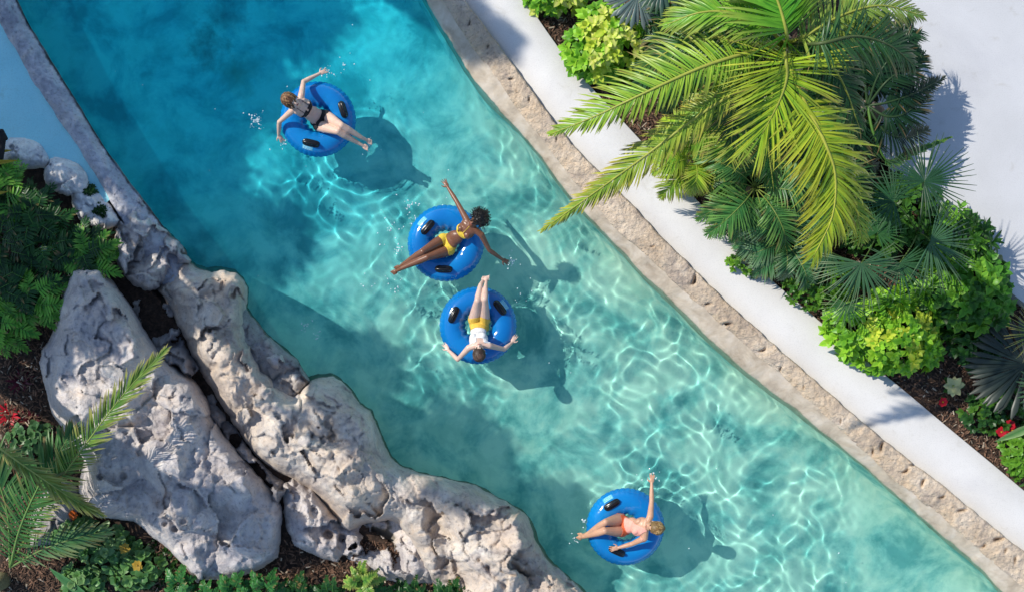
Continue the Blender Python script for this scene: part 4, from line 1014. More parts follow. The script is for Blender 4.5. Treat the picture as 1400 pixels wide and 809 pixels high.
# round-leaved plants
RL = [((.07, .17, .06), (.12, .24, .09)), ((.05, .14, .05), (.08, .18, .07))]
shrub('round_leaf_plant', 50, 600, 34, 26, .3, 'round pale-green-leaved plant between the red bromeliad and the big boulder', 26, .13, .06, RL, rs, z0=.12, leaves=4, cat='plant')
shrub('small_plant', 30, 645, 40, 26, .2, 'low dark leaves under the crossing palm fronds', 30, .12, .03, [((.02, .06, .02), (.03, .09, .02))], rs, z0=.12, cat='plant')
KL = [((.10, .24, .07), (.16, .32, .10)), ((.07, .2, .06), (.12, .26, .09)), ((.16, .30, .12), (.22, .36, .14))]
for (u, v, r, lb) in ((110, 728, 30, 'pale green succulent shrub just below the palm fronds, left of the flowering ones'), (150, 745, 40, 'pale green succulent shrub in the middle below the big boulder'), (190, 772, 36, 'pale green succulent shrub nearest the lower corner of the boulder'), (120, 795, 34, 'pale green succulent shrub cut by the bottom edge')):
    shrub('succulent_shrub', u, v, r, r * .9, .35, lb, 30, .15, .065, KL, rs, z0=.12, leaves=6, cat='shrub', group='pale green succulent shrubs at the lower left')
for (u, v, lb) in ((122, 737, 'yellow-brown flower head left of the other yellow ones on the succulents'), (171, 749, 'yellow flower head on the succulents, nearest the boulder'), (188, 772, 'yellow flower head on the lowest succulent shrub')):
    flower('yellow_flower', u, v, 8, lb, (.55, .36, .05), (.5, .3, .05), rs, n=9, z=.55, leaves=False, group='yellow flower heads on the succulents', narrow=.4)
flower('orange_flower', 100, 703, 7, 'orange flower tucked under the palm frond by the boulder', (.7, .16, .03), (.4, .1, .02), rs, n=8, z=.5, leaves=False, narrow=.5)
# palm at the lower left corner
b = P(8, 790, .1); root = empty('coconut_palm', tuple(b), 'young palm at the lower left whose fronds cross over the big boulder', 'palm tree')
mb = MB(); mb.tube([b - Vector((0, 0, .2)), b + Vector((0, 0, .5))], [.16, .12], (.22, .2, .1), 10); mb.build('trunk', M_bark, root, b)
o_ = P(14, 775, .7)
PF = dict(rr=.02, segs=4)
frond(root, b, [o_, P(60, 690, 1.3), P(115, 610, 1.75), P(172, 535, 1.95), P(226, 478, 1.9)], 96, .44, .012, (.18, .32, .05), (.42, .38, .12), (.3, .4, .1), rs, angle=(52, 16), droop=.25, start=.1, **PF)
frond(root, b, [P(-60, 560, 1.4), P(0, 612, 1.9), P(50, 648, 1.9), P(100, 682, 1.75), P(140, 704, 1.5)], 84, .36, .010, (.26, .34, .06), (.5, .44, .16), (.45, .5, .14), rs, angle=(38, 10), droop=.5, start=.25, **PF)
frond(root, b, [o_, P(28, 720, 1.3), P(55, 660, 1.5), P(80, 620, 1.5), P(100, 585, 1.4)], 50, .55, .018, (.07, .20, .05), (.15, .28, .08), (.2, .35, .1), rs, angle=(60, 25), droop=.4, start=.05, **PF)
frond(root, b, [o_, P(10, 700, 1.2), P(-10, 640, 1.3), P(-40, 590, 1.2)], 46, .6, .018, (.06, .17, .05), (.14, .26, .08), (.2, .35, .1), rs, angle=(60, 25), droop=.4, start=.05, **PF)
frond(root, b, [o_, P(60, 750, 1.0), P(105, 735, 1.0), P(150, 725, .8)], 30, .4, .016, (.08, .2, .07), (.3, .34, .16), (.2, .3, .1), rs, angle=(50, 20), droop=.6, start=.1, **PF)
b = P(125, 820, .1); root = empty('strap_leaf_plant', tuple(b), 'broad straight green leaf blade at the bottom left edge', 'plant')
mb = MB(); p0 = P(128, 822, .5); d = P(66, 776, .5) - p0; oval_leaf(mb, p0, d, Vector((0, 0, 1)), d.length, .07, (.05, .17, .06), (.09, .24, .09), 0.02, .3); mb.build('leaf', M_leaf, root, b)
# feathery green shrubs along the bottom
FE = [((.04, .15, .035), (.07, .24, .04)), ((.03, .11, .03), (.05, .17, .03))]
for (u, v, r, z, c, lb) in (
    (252, 790, 22, .3, 0, 'small green plant at the lower tip of the big boulder'), (292, 812, 26, .3, 0, 'feathery green plant cut by the bottom edge, right of the boulder tip'),
    (330, 795, 22, .4, 0, 'feathery green plant below the dark gap between boulder and ledge'), (372, 795, 24, .45, 0, 'second feathery green plant to the right of the boulder, below the dark gap'),
    (415, 806, 26, .3, 1, 'dark feathery plant at the bottom edge below the ledge rock'), (460, 806, 26, .4, 1, 'dark feathery plant left of the bright-tipped one at the bottom'),
    (504, 775, 20, .75, 2, 'bright-tipped feathery plant standing up against the ledge rock'), (515, 800, 32, .5, 0, 'feathery green plant below the bright-tipped one'),
    (570, 806, 38, .45, 1, 'dark green shrub at the bottom edge under the ridge hollow'), (618, 806, 30, .5, 1, 'dark green shrub, last one along the bottom edge before the ridge')):
    philodendron(lb, u, v, r, rs, nl=16, z=z, col=((.04, .17, .04), (.018, .075, .018), (.20, .36, .05))[c], tip=((.08, .28, .06), (.04, .14, .03), (.5, .5, .14))[c], leafL=.20, group='feathery green plants along the bottom', name='feathery_plant')
shrub('leafy_shrub', 235, 770, 70, 40, .12, 'low dark undergrowth in the shade of the big boulder at the bottom', 90, .1, .03, [((.015, .05, .012), (.03, .09, .015))], rs, z0=.08, fill=.2)

# mulch chips: nobody could count them
mb = MB(); rs = random.Random(9)
def chips(n, fu, fv, zz):
    for _ in range(n):
        for _t in range(20):
            q = fu(), fv()
            if zz(*q): break
        else: continue
        c = P(q[0], q[1], zz(*q) + rs.uniform(.0, .03)); a = rs.uniform(0, 6.28); L = rs.uniform(.012, .05); w_ = rs.uniform(.004, .012)
        d = Vector((math.cos(a), math.sin(a), rs.uniform(-.3, .3))) * L; e = Vector((-math.sin(a), math.cos(a), rs.uniform(-.4, .4))) * w_; h = Vector((0, 0, .006))
        k = rs.uniform(.25, 1.5); col = (.17 * k, .095 * k, .06 * k) if rs.random() < .9 else (.42 * k, .34 * k, .25 * k)
        mb.add([c - d - e, c + d - e, c + d + e, c - d + e, c - d * .9 + h, c + d * .9 + h], [(0, 1, 5, 4), (1, 2, 5), (2, 3, 4, 5), (3, 0, 4)], col)
def inbed(u, v):
    s_, t_ = ST(u, v); d = t_ - PE(np.array([s_]))[0]
    return .12 if 2 < d < 200 and u < 1400 else 0
chips(15000, lambda: rs.uniform(720, 1410), lambda: rs.uniform(-10, 700), inbed)
bp = BED_POLY
def inleft(u, v): return .22 if sdf(np.array([[u]]), np.array([[v]]), bp)[0, 0] > 3 else 0
chips(3500, lambda: rs.uniform(0, 110), lambda: rs.uniform(440, 810), inleft)
chips(2500, lambda: rs.uniform(200, 640), lambda: rs.uniform(740, 815), inleft)
def pathedge(u, v):
    s_, t_ = ST(u, v); d = t_ - PE(np.array([s_]))[0]
    return .176 if -9 < d < -1 and rs.random() < .5 + d / 18 else 0
chips(260, lambda: rs.uniform(720, 1400), lambda: rs.uniform(0, 680), pathedge)
o = mb.build('mulch', M_chip, None, Vector((0, 0, 0)), False); tag(o, kind='stuff')

# ------------------------------------------------------------------ people
def capsule(bm_v, bm_f, a, b, ra, rb, n=10, rings=4):
    """tapered rounded limb between a and b"""
    a = Vector(a); b = Vector(b); d = b - a; L = d.length
    if L < 1e-5: d = Vector((0, 0, 1)); 
    d.normalize(); x = d.orthogonal().normalized(); y = d.cross(x); base = len(bm_v); prof = []
    for k in range(rings + 1): q = math.pi / 2 * k / rings; prof.append((a - d * ra * math.cos(q), ra * math.sin(q)))
    for k in range(rings + 1): q = math.pi / 2 * k / rings; prof.append((b + d * rb * math.sin(q), rb * math.cos(q)))
    m_ = len(prof)
    for c, r in prof:
        r = max(r, 1e-4)
        for k in range(n):
            q = 2 * math.pi * k / n; bm_v.append(c + (x * math.cos(q) + y * math.sin(q)) * r)
    for i in range(m_ - 1):
        for k in range(n): bm_f.append((base + i * n + k, base + i * n + (k + 1) % n, base + (i + 1) * n + (k + 1) % n, base + (i + 1) * n + k))
    bm_f.append(tuple(base + k for k in range(n))[::-1]); bm_f.append(tuple(base + (m_ - 1) * n + k for k in range(n)))

def ellipsoid(bm_v, bm_f, c, ax, ay, az, n=16, m_=10):
    """ax, ay, az are the half-axis vectors"""
    c = Vector(c); base = len(bm_v)
    for i in range(m_ + 1):
        ph = math.pi * (i if 0 < i < m_ else (0.02 if i == 0 else m_ - 0.02)) / m_
        for k in range(n):
            q = 2 * math.pi * k / n; bm_v.append(c + az * math.cos(ph) + (ax * math.cos(q) + ay * math.sin(q)) * math.sin(ph))
    for i in range(m_):
        for k in range(n): bm_f.append((base + i * n + k, base + (i + 1) * n + k, base + (i + 1) * n + (k + 1) % n, base + i * n + (k + 1) % n))
    bm_f.append(tuple(base + k for k in range(n))); bm_f.append(tuple(base + m_ * n + k for k in range(n))[::-1])

def fuse(vs, fs, voxel=0.0065, iters=2):
    """one continuous surface round overlapping solids"""
    me = bpy.data.meshes.new('tmp'); me.from_pydata([tuple(v) for v in vs], [], fs); o = bpy.data.objects.new('tmp', me); C.objects.link(o)
    r = o.modifiers.new('r', 'REMESH'); r.mode = 'VOXEL'; r.voxel_size = voxel; r.use_smooth_shade = True
    s_ = o.modifiers.new('s', 'SMOOTH'); s_.factor = 0.5; s_.iterations = iters
    dg = bpy.context.evaluated_depsgraph_get(); ev = o.evaluated_get(dg); out = bpy.data.meshes.new_from_object(ev)
    bpy.data.objects.remove(o); bpy.data.meshes.remove(me)
    return out

def hand(vs, fs, wrist, palm_dir, up, side, scale=1.0, curl=.3, spread=1.0):
    """palm, four fingers of unequal length with a knuckle bend, and a thumb off the side of the palm"""
    pd = palm_dir.normalized(); up = (up - pd * up.dot(pd)).normalized(); sd = pd.cross(up) * side
    k = scale
    ellipsoid(vs, fs, wrist + pd * .048 * k, sd * .039 * k, up * .015 * k, pd * .050 * k, 12, 8)
    for i, (off, L) in enumerate(((-.029, .068), (-.010, .078), (.010, .073), (.028, .058))):
        a = wrist + pd * .082 * k + sd * off * k
        d = (pd + sd * off * 7 * spread).normalized(); r = .0088 * k
        b = a + d * L * .5 * k - up * curl * .010 * k; c = b + (d - up * curl).normalized() * L * .55 * k
        capsule(vs, fs, a, b, r, r * .95, 8, 2); capsule(vs, fs, b, c, r * .95, r * .75, 8, 2)
    a = wrist + pd * .025 * k - sd * .030 * k; b = a + (pd * .6 - sd * .8).normalized() * .036 * k; c = b + (pd * .9 - sd * .35).normalized() * .030 * k
    capsule(vs, fs, a, b, .012 * k, .010 * k, 8, 2); capsule(vs, fs, b, c, .010 * k, .008 * k, 8, 2)

def foot(vs, fs, ankle, toe, up, k=1.0):
    d = (toe - ankle); d.normalize(); up = (up - d * up.dot(d)).normalized(); sd = d.cross(up)
    heel = ankle - up * .045 * k - d * .03 * k; ball = ankle + d * .13 * k - up * .045 * k
    ellipsoid(vs, fs, heel, sd * .030 * k, d * .036 * k, up * .036 * k, 12, 8)
    capsule(vs, fs, heel + up * .006, ball, .027 * k, .022 * k, 10, 3); capsule(vs, fs, ankle, ball, .032 * k, .020 * k, 10, 3)
    ellipsoid(vs, fs, ball, sd * .043 * k, d * .035 * k, up * .018 * k, 12, 8)
    for i in range(5):
        a = ball + d * .02 * k + sd * (.034 - .017 * i) * k; L = (.050 - .006 * i) * k; capsule(vs, fs, a, a + d * L, .0115 * k - .0012 * i, .009 * k - .001 * i, 7, 2)

def seg_d(p, a, b):
    t = max(0, min(1, (p - a).dot(b - a) / (b - a).length_squared)); return (p - a - (b - a) * t).length, t

def person(label, J, skin, bw=1.0, suits=(), hair=None, head_up=(0, 0, 1), face=(1, 0, 0), hand_up=(0, 0, 1), group='people floating on the swim rings'):
    """J: joint name -> (u, v, z) in photo position and height"""
    j = {k: P(*v) for k, v in J.items()}
    root_loc = j['pelvis'].copy(); root = empty('person', tuple(root_loc), label, 'person', group)
    vs = []; fs = []
    pel, wai, che, nek = j['pelvis'], j['waist'], j['chest'], j['neck']
    sh = j['shl'] - j['shr']; sdir = sh.normalized(); axis = (nek - pel).normalized(); fr = sdir.cross(axis).normalized()
    if fr.z < 0: fr = -fr                      # the front of a reclining body faces the sky
    hd = (j['hipl'] - j['hipr']).normalized()
    # trunk
    ellipsoid(vs, fs, pel + axis * .0 - fr * .01, hd * .155 * bw, fr * .105 * bw, axis * .13, 20, 12)
    for sg in (-1, 1): ellipsoid(vs, fs, pel + hd * .07 * sg - fr * .045, hd * .085 * bw, fr * .085 * bw, axis * .09, 14, 10)
    ellipsoid(vs, fs, wai, sdir * .125 * bw, fr * .085 * bw, axis * .15, 20, 12)
    ellipsoid(vs, fs, pel.lerp(wai, .5), hd * .132 * bw, fr * .092 * bw, axis * .13, 20, 12)
    ellipsoid(vs, fs, che, sdir * .150 * bw, fr * .098 * bw, axis * .155, 20, 12)
    ellipsoid(vs, fs, che.lerp(nek, .55), sdir * .150, fr * .070, axis * .075, 18, 10)
    for sg in (-1, 1): ellipsoid(vs, fs, che + sdir * .070 * sg + fr * .062 + axis * .0, sdir * .058 * bw, fr * .052 * bw, axis * .060 * bw, 14, 10)
    for s_ in ('l', 'r'):
        S_, E_, W_, H_ = j['sh' + s_], j['el' + s_], j['wr' + s_], j['ha' + s_]
        capsule(vs, fs, che.lerp(nek, .75), S_, .052, .052 * bw); capsule(vs, fs, S_, S_.lerp(E_, .4), .053 * bw, .045 * bw); capsule(vs, fs, S_.lerp(E_, .4), E_, .045 * bw, .036 * bw)
        capsule(vs, fs, E_, E_.lerp(W_, .3), .037 * bw, .038 * bw); capsule(vs, fs, E_.lerp(W_, .3), W_, .038 * bw, .024)
        hand(vs, fs, W_ - (H_ - W_).normalized() * .005, H_ - W_, Vector(hand_up), 1 if s_ == 'l' else -1, 1.0, .35, 1.1)
        Hp, K_, A_, F_ = j['hip' + s_], j['kn' + s_], j['an' + s_], j['ft' + s_]
        capsule(vs, fs, Hp, Hp.lerp(K_, .35), .092 * bw, .085 * bw, 14); capsule(vs, fs, Hp.lerp(K_, .35), K_, .085 * bw, .054, 14)
        capsule(vs, fs, K_, K_.lerp(A_, .3), .053, .056 * bw, 12); capsule(vs, fs, K_.lerp(A_, .3), A_, .056 * bw, .033, 12)
        foot(vs, fs, A_, F_, Vector(J_up.get(label, (0, 0, 1))))
    # head and neck
    hu = Vector(head_up).normalized(); fc = Vector(face); fc = (fc - hu * fc.dot(hu)).normalized(); hs = hu.cross(fc) * 1.12; hu = hu * 1.12; fc = fc * 1.12
    hc = j['head']
    capsule(vs, fs, nek - axis * .02, hc - hu * .05, .050, .046)
    ellipsoid(vs, fs, hc + hu * .02 - fc * .012, hs * .074, fc * .092, hu * .098, 20, 14)
    ellipsoid(vs, fs, hc - hu * .045 + fc * .022, hs * .056, fc * .062, hu * .070, 16, 12)
    capsule(vs, fs, hc + fc * .078 + hu * .005, hc + fc * .094 - hu * .022, .009, .013, 8, 2)
    for sg in (-1, 1): ellipsoid(vs, fs, hc + hs * .075 * sg - hu * .005, hs * .010, fc * .018, hu * .030, 8, 6)
    me = fuse(vs, fs)
    for v in me.vertices: v.co -= root_loc
    body = bpy.data.objects.new('body', me); me.name = 'body'; me.materials.clear(); me.materials.append(skin); link(body, root)
    body.cycles.is_caustics_receiver = True
    for sg in (-1, 1):
        bv = []; bf = []; ellipsoid(bv, bf, hc + fc * .079 + hs * .031 * sg + hu * .012 - root_loc, hs * .012, fc * .008, hu * .007, 8, 6)
        mesh_obj('eye', bv, bf, M_black, body)
    bv = []; bf = []; ellipsoid(bv, bf, hc + fc * .082 - hu * .052 - root_loc, hs * .023, fc * .007, hu * .008, 8, 6); mesh_obj('mouth', bv, bf, M_lip, body)
    # clothing: shells lifted off the skin
    co = [v.co + root_loc for v in me.vertices]; nm = [v.normal.copy() for v in me.vertices]
    L = (nek - pel).length
    def coords(p):
        q = p - pel; a = q.dot(axis) / L; return a, q.dot(sdir), q.dot(fr)
    arms = [(j['sh' + s_].lerp(j['el' + s_], .12), j['el' + s_]) for s_ in 'lr']
    for nme, mat, test in suits:
        ok = []
        for p in co:
            a, b, c = coords(p); keep = test(a, b, c) and b * b + c * c < .20 ** 2 and a > -.36
            if keep:
                for A, B in arms:
                    d, t = seg_d(p, A, B)
                    if d < .06 and t > 0: keep = False
                for s_ in 'lr':
                    d, t = seg_d(p, j['hip' + s_], j['kn' + s_])
                    if t > .20 and d < .105: keep = keep and nme == 'shorts' and t < .32
            ok.append(keep)
        fcs = [tuple(pl.vertices) for pl in me.polygons if all(ok[i] for i in pl.vertices)]
        used = sorted({i for f in fcs for i in f}); mp = {i: k for k, i in enumerate(used)}
        if used:
            mesh = mesh_obj(nme, [co[i] - root_loc + nm[i] * .006 for i in used], [tuple(mp[i] for i in f) for f in fcs], mat, root)
            sd_ = mesh.modifiers.new('thick', 'SOLIDIFY'); sd_.thickness = .005; sd_.offset = -1
    # hair
    if hair:
        hv = []; hf = []; kind, hmat, hcol, hcol2 = hair; rr = random.Random(len(label))
        hm = MB()
        if kind == 'afro':
            for k in range(150):
                z = 1 - 2 * (k + .5) / 150; q = k * 2.39996; d = hu * z + (hs * math.cos(q) + fc * math.sin(q)) * math.sqrt(1 - z * z)
                if d.dot(fc) > .45 and d.dot(hu) < .45: continue
                if d.dot(hu) < -.55: continue
                c = hc + hu * .035 - fc * .03 + d * .105 * rr.uniform(.9, 1.08); ellipsoid(hv, hf, c, hs * .026, fc * .026, hu * .026, 7, 5)
            ellipsoid(hv, hf, hc + hu * .035 - fc * .03, hs * .105, fc * .098, hu * .10)
        else:
            ellipsoid(hv, hf, hc + hu * .035 - fc * .020, hs * .092, fc * .100, hu * .102)
            ellipsoid(hv, hf, hc - fc * .05 - hu * .03, hs * .072, fc * .055, hu * .08)
            if kind == 'bun': ellipsoid(hv, hf, hc + hu * .09 - fc * .095, hs * .042, fc * .038, hu * .036)
        hme = fuse(hv, hf, .008, 1); 
        hcos = [(v.co.copy(), v.normal.copy()) for v in hme.vertices]
        for v in hme.vertices: v.co -= root_loc
        ho = bpy.data.objects.new('hair', hme); hme.materials.clear(); hme.materials.append(hmat)
        ca = hme.color_attributes.new('Col', 'FLOAT_COLOR', 'POINT')
        for i in range(len(hme.vertices)): k = rr.uniform(.7, 1.2); ca.data[i].color = (hcol[0] * k, hcol[1] * k, hcol[2] * k, 1)
        link(ho, root)
        # locks of hair lying over the cap
        nl = {'afro': 260, 'long': 240, 'bun': 200, 'short': 180}[kind]
        top = hc + hu * .13 - fc * .02
        for k in range(nl):
            if kind == 'afro':
                c, nn = rr.choice(hcos)
                a = nn.orthogonal().normalized(); b2 = nn.cross(a); ph = rr.uniform(0, 6.3); pts = [c + nn * .014 * t + (a * math.cos(ph + t * 2.2) + b2 * math.sin(ph + t * 2.2)) * .009 for t in range(-1, 4)]
                hm.tube(pts, .0035, jit(rr, hcol2, .4), 4, False)
            else:
                q = rr.uniform(0, 6.28); dd = hs * math.cos(q) - fc * (math.sin(q) * .8 + .25)
                ln = rr.uniform(.09, .15) if kind != 'long' else rr.uniform(.12, .25)
                pts = []; R1 = .105
                for t in range(7):
                    an = t / 6 * ln / R1; wv = math.sin(t * 1.5 + k) * .006 * (2.6 if kind == 'long' else 1.2)
                    base = hc + hu * .030 - fc * .024
                    dn = dd.normalized()
                    if an < 1.7: pp = base + hu * math.cos(an) * R1 * .99 + dn * math.sin(an) * R1 * .90
                    else: pp = base + dn * R1 * .9 - hu * (an - 1.6) * R1 - dn * .0
                    pts.append(pp + dn.cross(hu) * wv * 1.5 + (pp - base).normalized() * (.004 + (.014 if kind != 'short' else .006) * abs(math.sin(k * 1.7 + t * .9))))
                hm.tube(pts, [.005, .0065, .007, .0065, .006, .005, .003], jit(rr, hcol2 if rr.random() < .5 else hcol, .45), 4, False)
        hm.build('hair_lock', hmat, ho, root_loc)
    return root, j

M_lip = plain('lips', (0.35, 0.08, 0.07), 0.4)
M_hair, _, p = vcol_mat('hair', 0.5, 0.4)
SK_L = skin_mat('fair_skin', (0.74, 0.50, 0.38)); SK_T = skin_mat('tanned_skin', (0.58, 0.33, 0.21)); SK_D = skin_mat('dark_skin', (0.20, 0.085, 0.045), .35); SK_P = skin_mat('light_skin', (0.70, 0.49, 0.39))
F_black = fabric('black_fabric', (0.008, 0.008, 0.012)); F_yellow = fabric('yellow_fabric', (0.85, 0.60, 0.06)); F_white = fabric('white_fabric', (0.80, 0.80, 0.80)); F_coral = fabric('coral_fabric', (0.90, 0.42, 0.33)); F_gold = fabric('mustard_fabric', (0.80, 0.52, 0.07)); F_brown = fabric('rust_fabric', (0.72, 0.15, 0.05))
J_up = {}

bikini_bottom = lambda a, b, c: -.30 < a < .16 and (abs(b) < .19) and a > -.02 - .5 * (.15 - abs(b)) - (.3 if c < 0 else 0)
def bikini_top(a, b, c):
    if c > .02: return .54 < a < .74 - .5 * abs(abs(b) - .07) and abs(b) < .15 and not (abs(b) < .014 and a > .62) or (.70 <= a < .98 and abs(abs(b) - .07) < .007)
    return .60 < a < .645
# woman in the black bikini
pr = dict(head=(399, 139, .80), neck=(406, 143, .66), chest=(415, 148, .52), waist=(427, 156, .36), pelvis=(438, 163, .26),
    shl=(412, 131, .60), ell=(415, 112, .42), wrl=(437, 101, .26), hal=(446, 97, .22),
    shr=(399, 152, .60), elr=(382, 167, .38), wrr=(381, 185, .16), har=(387, 194, .10),
    hipl=(446, 159, .28), knl=(467, 172, .56), anl=(494, 188, .36), ftl=(505, 193, .32),
    hipr=(436, 172, .28), knr=(462, 180, .54), anr=(488, 195, .34), ftr=(502, 202, .32))
axis1 = Vector((.8, -.5, 0)).normalized()
person('woman in a black two-piece swimsuit lying back with both arms out over the water', pr, SK_L, 1.0,
    [('swimsuit_bottom', F_black, bikini_bottom), ('swimsuit_top', F_black, bikini_top)], ('long', M_hair, (.13, .06, .03), (.36, .20, .09)), head_up=(-.65, .35, .75), face=(.75, -.45, .75))
# woman in the yellow bikini
pr = dict(head=(652, 301, .84), neck=(645, 307, .68), chest=(637, 315, .56), waist=(622, 325, .36), pelvis=(612, 334, .26),
    shl=(637, 299, .62), ell=(624, 275, .50), wrl=(612, 256, .42), hal=(607, 247, .40),
    shr=(658, 321, .62), elr=(669, 342, .44), wrr=(687, 355, .24), har=(695, 359, .18),
    hipl=(606, 327, .28), knl=(578, 344, .54), anl=(552, 361, .36), ftl=(540, 368, .30),
    hipr=(614, 342, .28), knr=(584, 352, .54), anr=(549, 367, .40), ftr=(535, 374, .36))
person('dark-skinned woman in a yellow two-piece swimsuit with curly black hair and arms spread wide', pr, SK_D, .98,
    [('swimsuit_bottom', F_yellow, bikini_bottom), ('swimsuit_top', F_yellow, bikini_top)], ('afro', M_hair, (.008, .007, .007), (.02, .016, .014)), head_up=(.45, .30, .80), face=(-.7, -.45, .65))
# swimmer in white top and yellow bottoms
pr = dict(head=(655, 480, .80), neck=(655, 473, .68), chest=(654, 464, .54), waist=(654, 453, .36), pelvis=(655, 443, .26),
    shl=(641, 475, .62), ell=(626, 491, .40), wrl=(613, 478, .24), hal=(608, 470, .20),
    shr=(669, 472, .62), elr=(689, 477, .42), wrr=(700, 468, .26), har=(705, 458, .22),
    hipl=(648, 437, .28), knl=(653, 411, .60), anl=(657, 389, .42), ftl=(662, 380, .36),
    hipr=(662, 438, .28), knr=(662.5, 409, .60), anr=(664, 391, .44), ftr=(665, 382, .40))
person('swimmer in a white top and mustard yellow bottoms, legs together pointing up the picture', pr, SK_P, .98,
    [('shorts', F_gold, lambda a, b, c: -.35 < a < .28), ('tank_top', F_white, lambda a, b, c: .28 <= a < (.80 if abs(b) < .05 else .93) and abs(b) < .16)],
    ('short', M_hair, (.05, .028, .02), (.12, .07, .05)), head_up=(.0, -.60, .80), face=(0, .8, .6))
# woman in the coral swimsuit
pr = dict(head=(893, 720, .82), neck=(886, 720, .68), chest=(875, 719, .54), waist=(862, 717, .36), pelvis=(851, 717, .26),
    shl=(889, 705, .62), ell=(891, 684, .52), wrl=(891, 660, .46), hal=(892, 650, .46),
    shr=(881, 735, .60), elr=(864, 743, .44), wrr=(846, 748, .42), har=(836, 750, .42),
    hipl=(848, 709, .28), knl=(828, 713, .54), anl=(801, 731, .30), ftl=(790, 733, .18),
    hipr=(850, 725, .28), knr=(827, 725, .54), anr=(798, 733, .26), ftr=(786, 740, .10))
person('woman in a coral one-piece swimsuit with short fair hair, one arm stretched up the picture', pr, SK_T, 1.03,
    [('swimsuit', F_coral, lambda a, b, c: .20 < a < (.74 + .25 * min(1, abs(b) / .11) if c > 0 else .80) and abs(b) < .15 and (a > .05 or abs(b) < .14)), ('swimsuit_brief', F_brown, lambda a, b, c: -.34 < a <= .21 and abs(b) < .17 and (a > -.05 or abs(b) < .10))],
    ('bun', M_hair, (.20, .12, .045), (.46, .31, .13)), head_up=(.62, -.05, .78), face=(-.8, .1, .6))

# splashes round the hands and feet: nobody could count the drops
M_drop = plain('water_drop', (0.85, 0.93, 0.95), 0.05)
mb = MB(); rs = random.Random(31)
def drops(u, v, r, n, sz=.011):
    for _ in range(n):
        a = rs.uniform(0, 6.28); q = abs(rs.gauss(0, r)); c = P(u + q * math.cos(a), v + q * math.sin(a), rs.uniform(0.01, .12)); s_ = sz * rs.uniform(.3, 1.2)
        e = Vector((rs.uniform(-1, 1), rs.uniform(-1, 1), 0)).normalized() * s_ * rs.uniform(1, 2); f = Vector((-e.y, e.x, 0)).normalized() * s_; h = Vector((0, 0, s_))
        mb.add([c - e, c - f, c + e, c + f, c + h, c - h], [(0, 1, 4), (1, 2, 4), (2, 3, 4), (3, 0, 4), (1, 0, 5), (2, 1, 5), (3, 2, 5), (0, 3, 5)], (1, 1, 1))
for (u, v, r, n) in ((350, 165, 9, 60), (447, 99, 7, 18), (389, 197, 6, 14), (505, 200, 8, 16), (470, 90, 14, 10), (560, 280, 7, 26), (533, 315, 8, 22), (545, 340, 7, 18), (540, 395, 9, 14), (565, 300, 8, 14), (699, 357, 6, 30), (420, 445, 7, 18), (435, 458, 6, 12), (545, 372, 8, 14), (893, 652, 7, 16), (798, 712, 4, 14), (712, 405, 10, 8), (500, 395, 14, 7), (603, 440, 4, 14), (612, 480, 4, 8), (706, 458, 4, 10), (786, 739, 6, 12)):
    drops(u, v, r, n)
for _ in range(60):
    s_ = rs.uniform(150, 1500); f = rs.uniform(.1, .9); sa = np.array([s_]); t_ = WL(sa)[0] * (1 - f) + WR(sa)[0] * f; uu, vv = UV(s_, t_); drops(uu, vv, 2, 1, .009)
o = mb.build('splash', M_drop, None, Vector((0, 0, 0))); tag(o, kind='stuff')

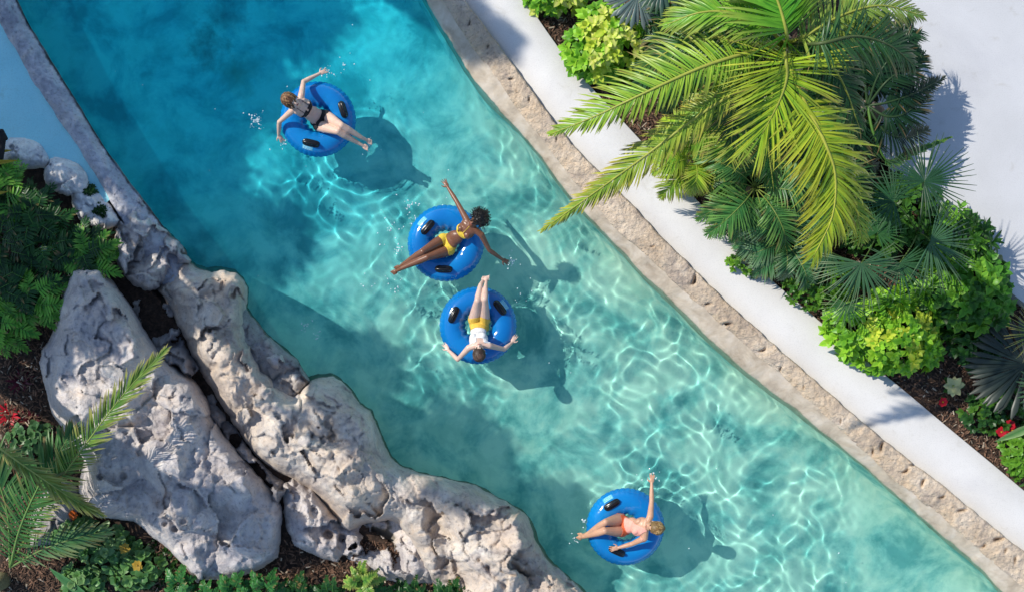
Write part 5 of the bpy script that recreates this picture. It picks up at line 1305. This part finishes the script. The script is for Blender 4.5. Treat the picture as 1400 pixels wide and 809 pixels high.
# ------------------------------------------------------------------ trees beyond the left edge of the picture, whose shade lies over the bank and the upper river
def shade_tree_proto():
    rs = random.Random(77); mb = MB()
    for c in range(46):
        z = rs.uniform(-.6, .8); q = rs.uniform(0, 6.28); rr = math.sqrt(max(0, 1 - z * z)) * rs.uniform(.25, 1); c0 = Vector((rr * math.cos(q), rr * math.sin(q), z * .75))
        for k in range(60):
            p_ = c0 + Vector((rs.gauss(0, .16), rs.gauss(0, .16), rs.gauss(0, .12))); d = Vector((rs.uniform(-1, 1), rs.uniform(-1, 1), rs.uniform(-.6, .6))).normalized()
            oval_leaf(mb, p_, d, Vector((rs.uniform(-.5, .5), rs.uniform(-.5, .5), 1)), rs.uniform(.10, .17), rs.uniform(.035, .055), jit(rs, (.04, .11, .02), .4), (.05, .13, .03))
    return mb
proto_crown = None
def shade_tree(label, su, sv, rx, h, rz=0.0):
    """a tree whose crown's shadow falls at photo position (su, sv)"""
    global proto_crown
    g = P(su, sv, 0); k = h / math.tan(R(SUN_EL)); c = Vector((g.x - TRAVEL.x * k, g.y - TRAVEL.y * k, h)); b = Vector((c.x + .4, c.y - .3, -.1))
    root = empty('shade_tree', tuple(b), label, 'tree', 'trees on the left bank')
    if proto_crown is None:
        mb = shade_tree_proto(); proto_crown = mb.build('crown', M_leaf, root, Vector((0, 0, 0))); cr = proto_crown
    else:
        cr = proto_crown.copy(); C.objects.link(cr); cr.parent = root
    cr.location = c - b; cr.scale = (rx, rx, rx * .8); cr.rotation_euler = (0, 0, rz)
    mb = MB(); mb.tube(catmull([b, b.lerp(c, .5) + Vector((.2, .1, 0)), c], 8), [(.2 - .012 * i) * (1 if h < 8.5 else .55) for i in range(9)], (.22, .18, .14), 8)
    for i in range(6):
        a = i * 1.05; e = c + Vector((math.cos(a), math.sin(a), .3)) * rx * .7; mb.tube([b.lerp(c, .75), c.lerp(e, .5) + Vector((0, 0, -.1)), e], [.07, .05, .02], (.22, .18, .14), 5, False)
    mb.build('trunk', M_bark, root, b)
for su, sv, rx, h, rz, lb in (
    (60, 40, 1.75, 8, 0, 'broad tree upstream of the others on the left bank'), (235, 10, 1.2, 9, 1.2, 'tall broad tree shading the river at the top'), (45, 170, 1.4, 7.5, 2.1, 'broad tree shading the pale boulders'),
    (180, 150, 1.0, 9, 3.3, 'tall narrow tree shading the river below the top'), (340, -30, .85, 10, .7, 'tallest tree of the left bank'), (120, 445, 1.25, 7, 4.0, 'tree shading the head of the big boulder'),
    (645, 45, .55, 11, 4.4, 'slender high tree whose shade touches the far coping'), (10, 340, 1.0, 6.5, 1.6, 'tree shading the lobed-leaf plants'), (290, 480, .8, 7, 1, 'small tree shading the ridge'),
    (290, 75, .62, 9, 2.2, 'small high tree shading the river upstream of the first swimmer'), (270, 290, .85, 8, 5.5, 'tree shading the river beside the rugged rock'), (420, 735, .55, 7, 5.1, 'small tree with its trunk shadow lying across the big boulder'),
    (440, 470, .55, 8, 3.6, 'added unseen tree widening the ridge shadow on the still water'), (575, 590, .75, 8, 4.6, 'added unseen tree whose shade lengthens the ridge shadow on the water'), (700, 680, .6, 10, 5.6, 'added unseen tree carrying the ridge shadow on towards the lowest swimmer'),  # this row of unseen trees is added to stretch the ridge shadow over the water
    (150, 520, .6, 7, 2.9, 'low tree shading the flank of the big boulder'), (300, 700, .45, 7, 2.6, 'smallest tree of the left bank'), (700, 70, .35, 11, 1.1, 'slender tree whose shade touches the white path')):
    shade_tree(lb, su, sv, rx, h, rz)
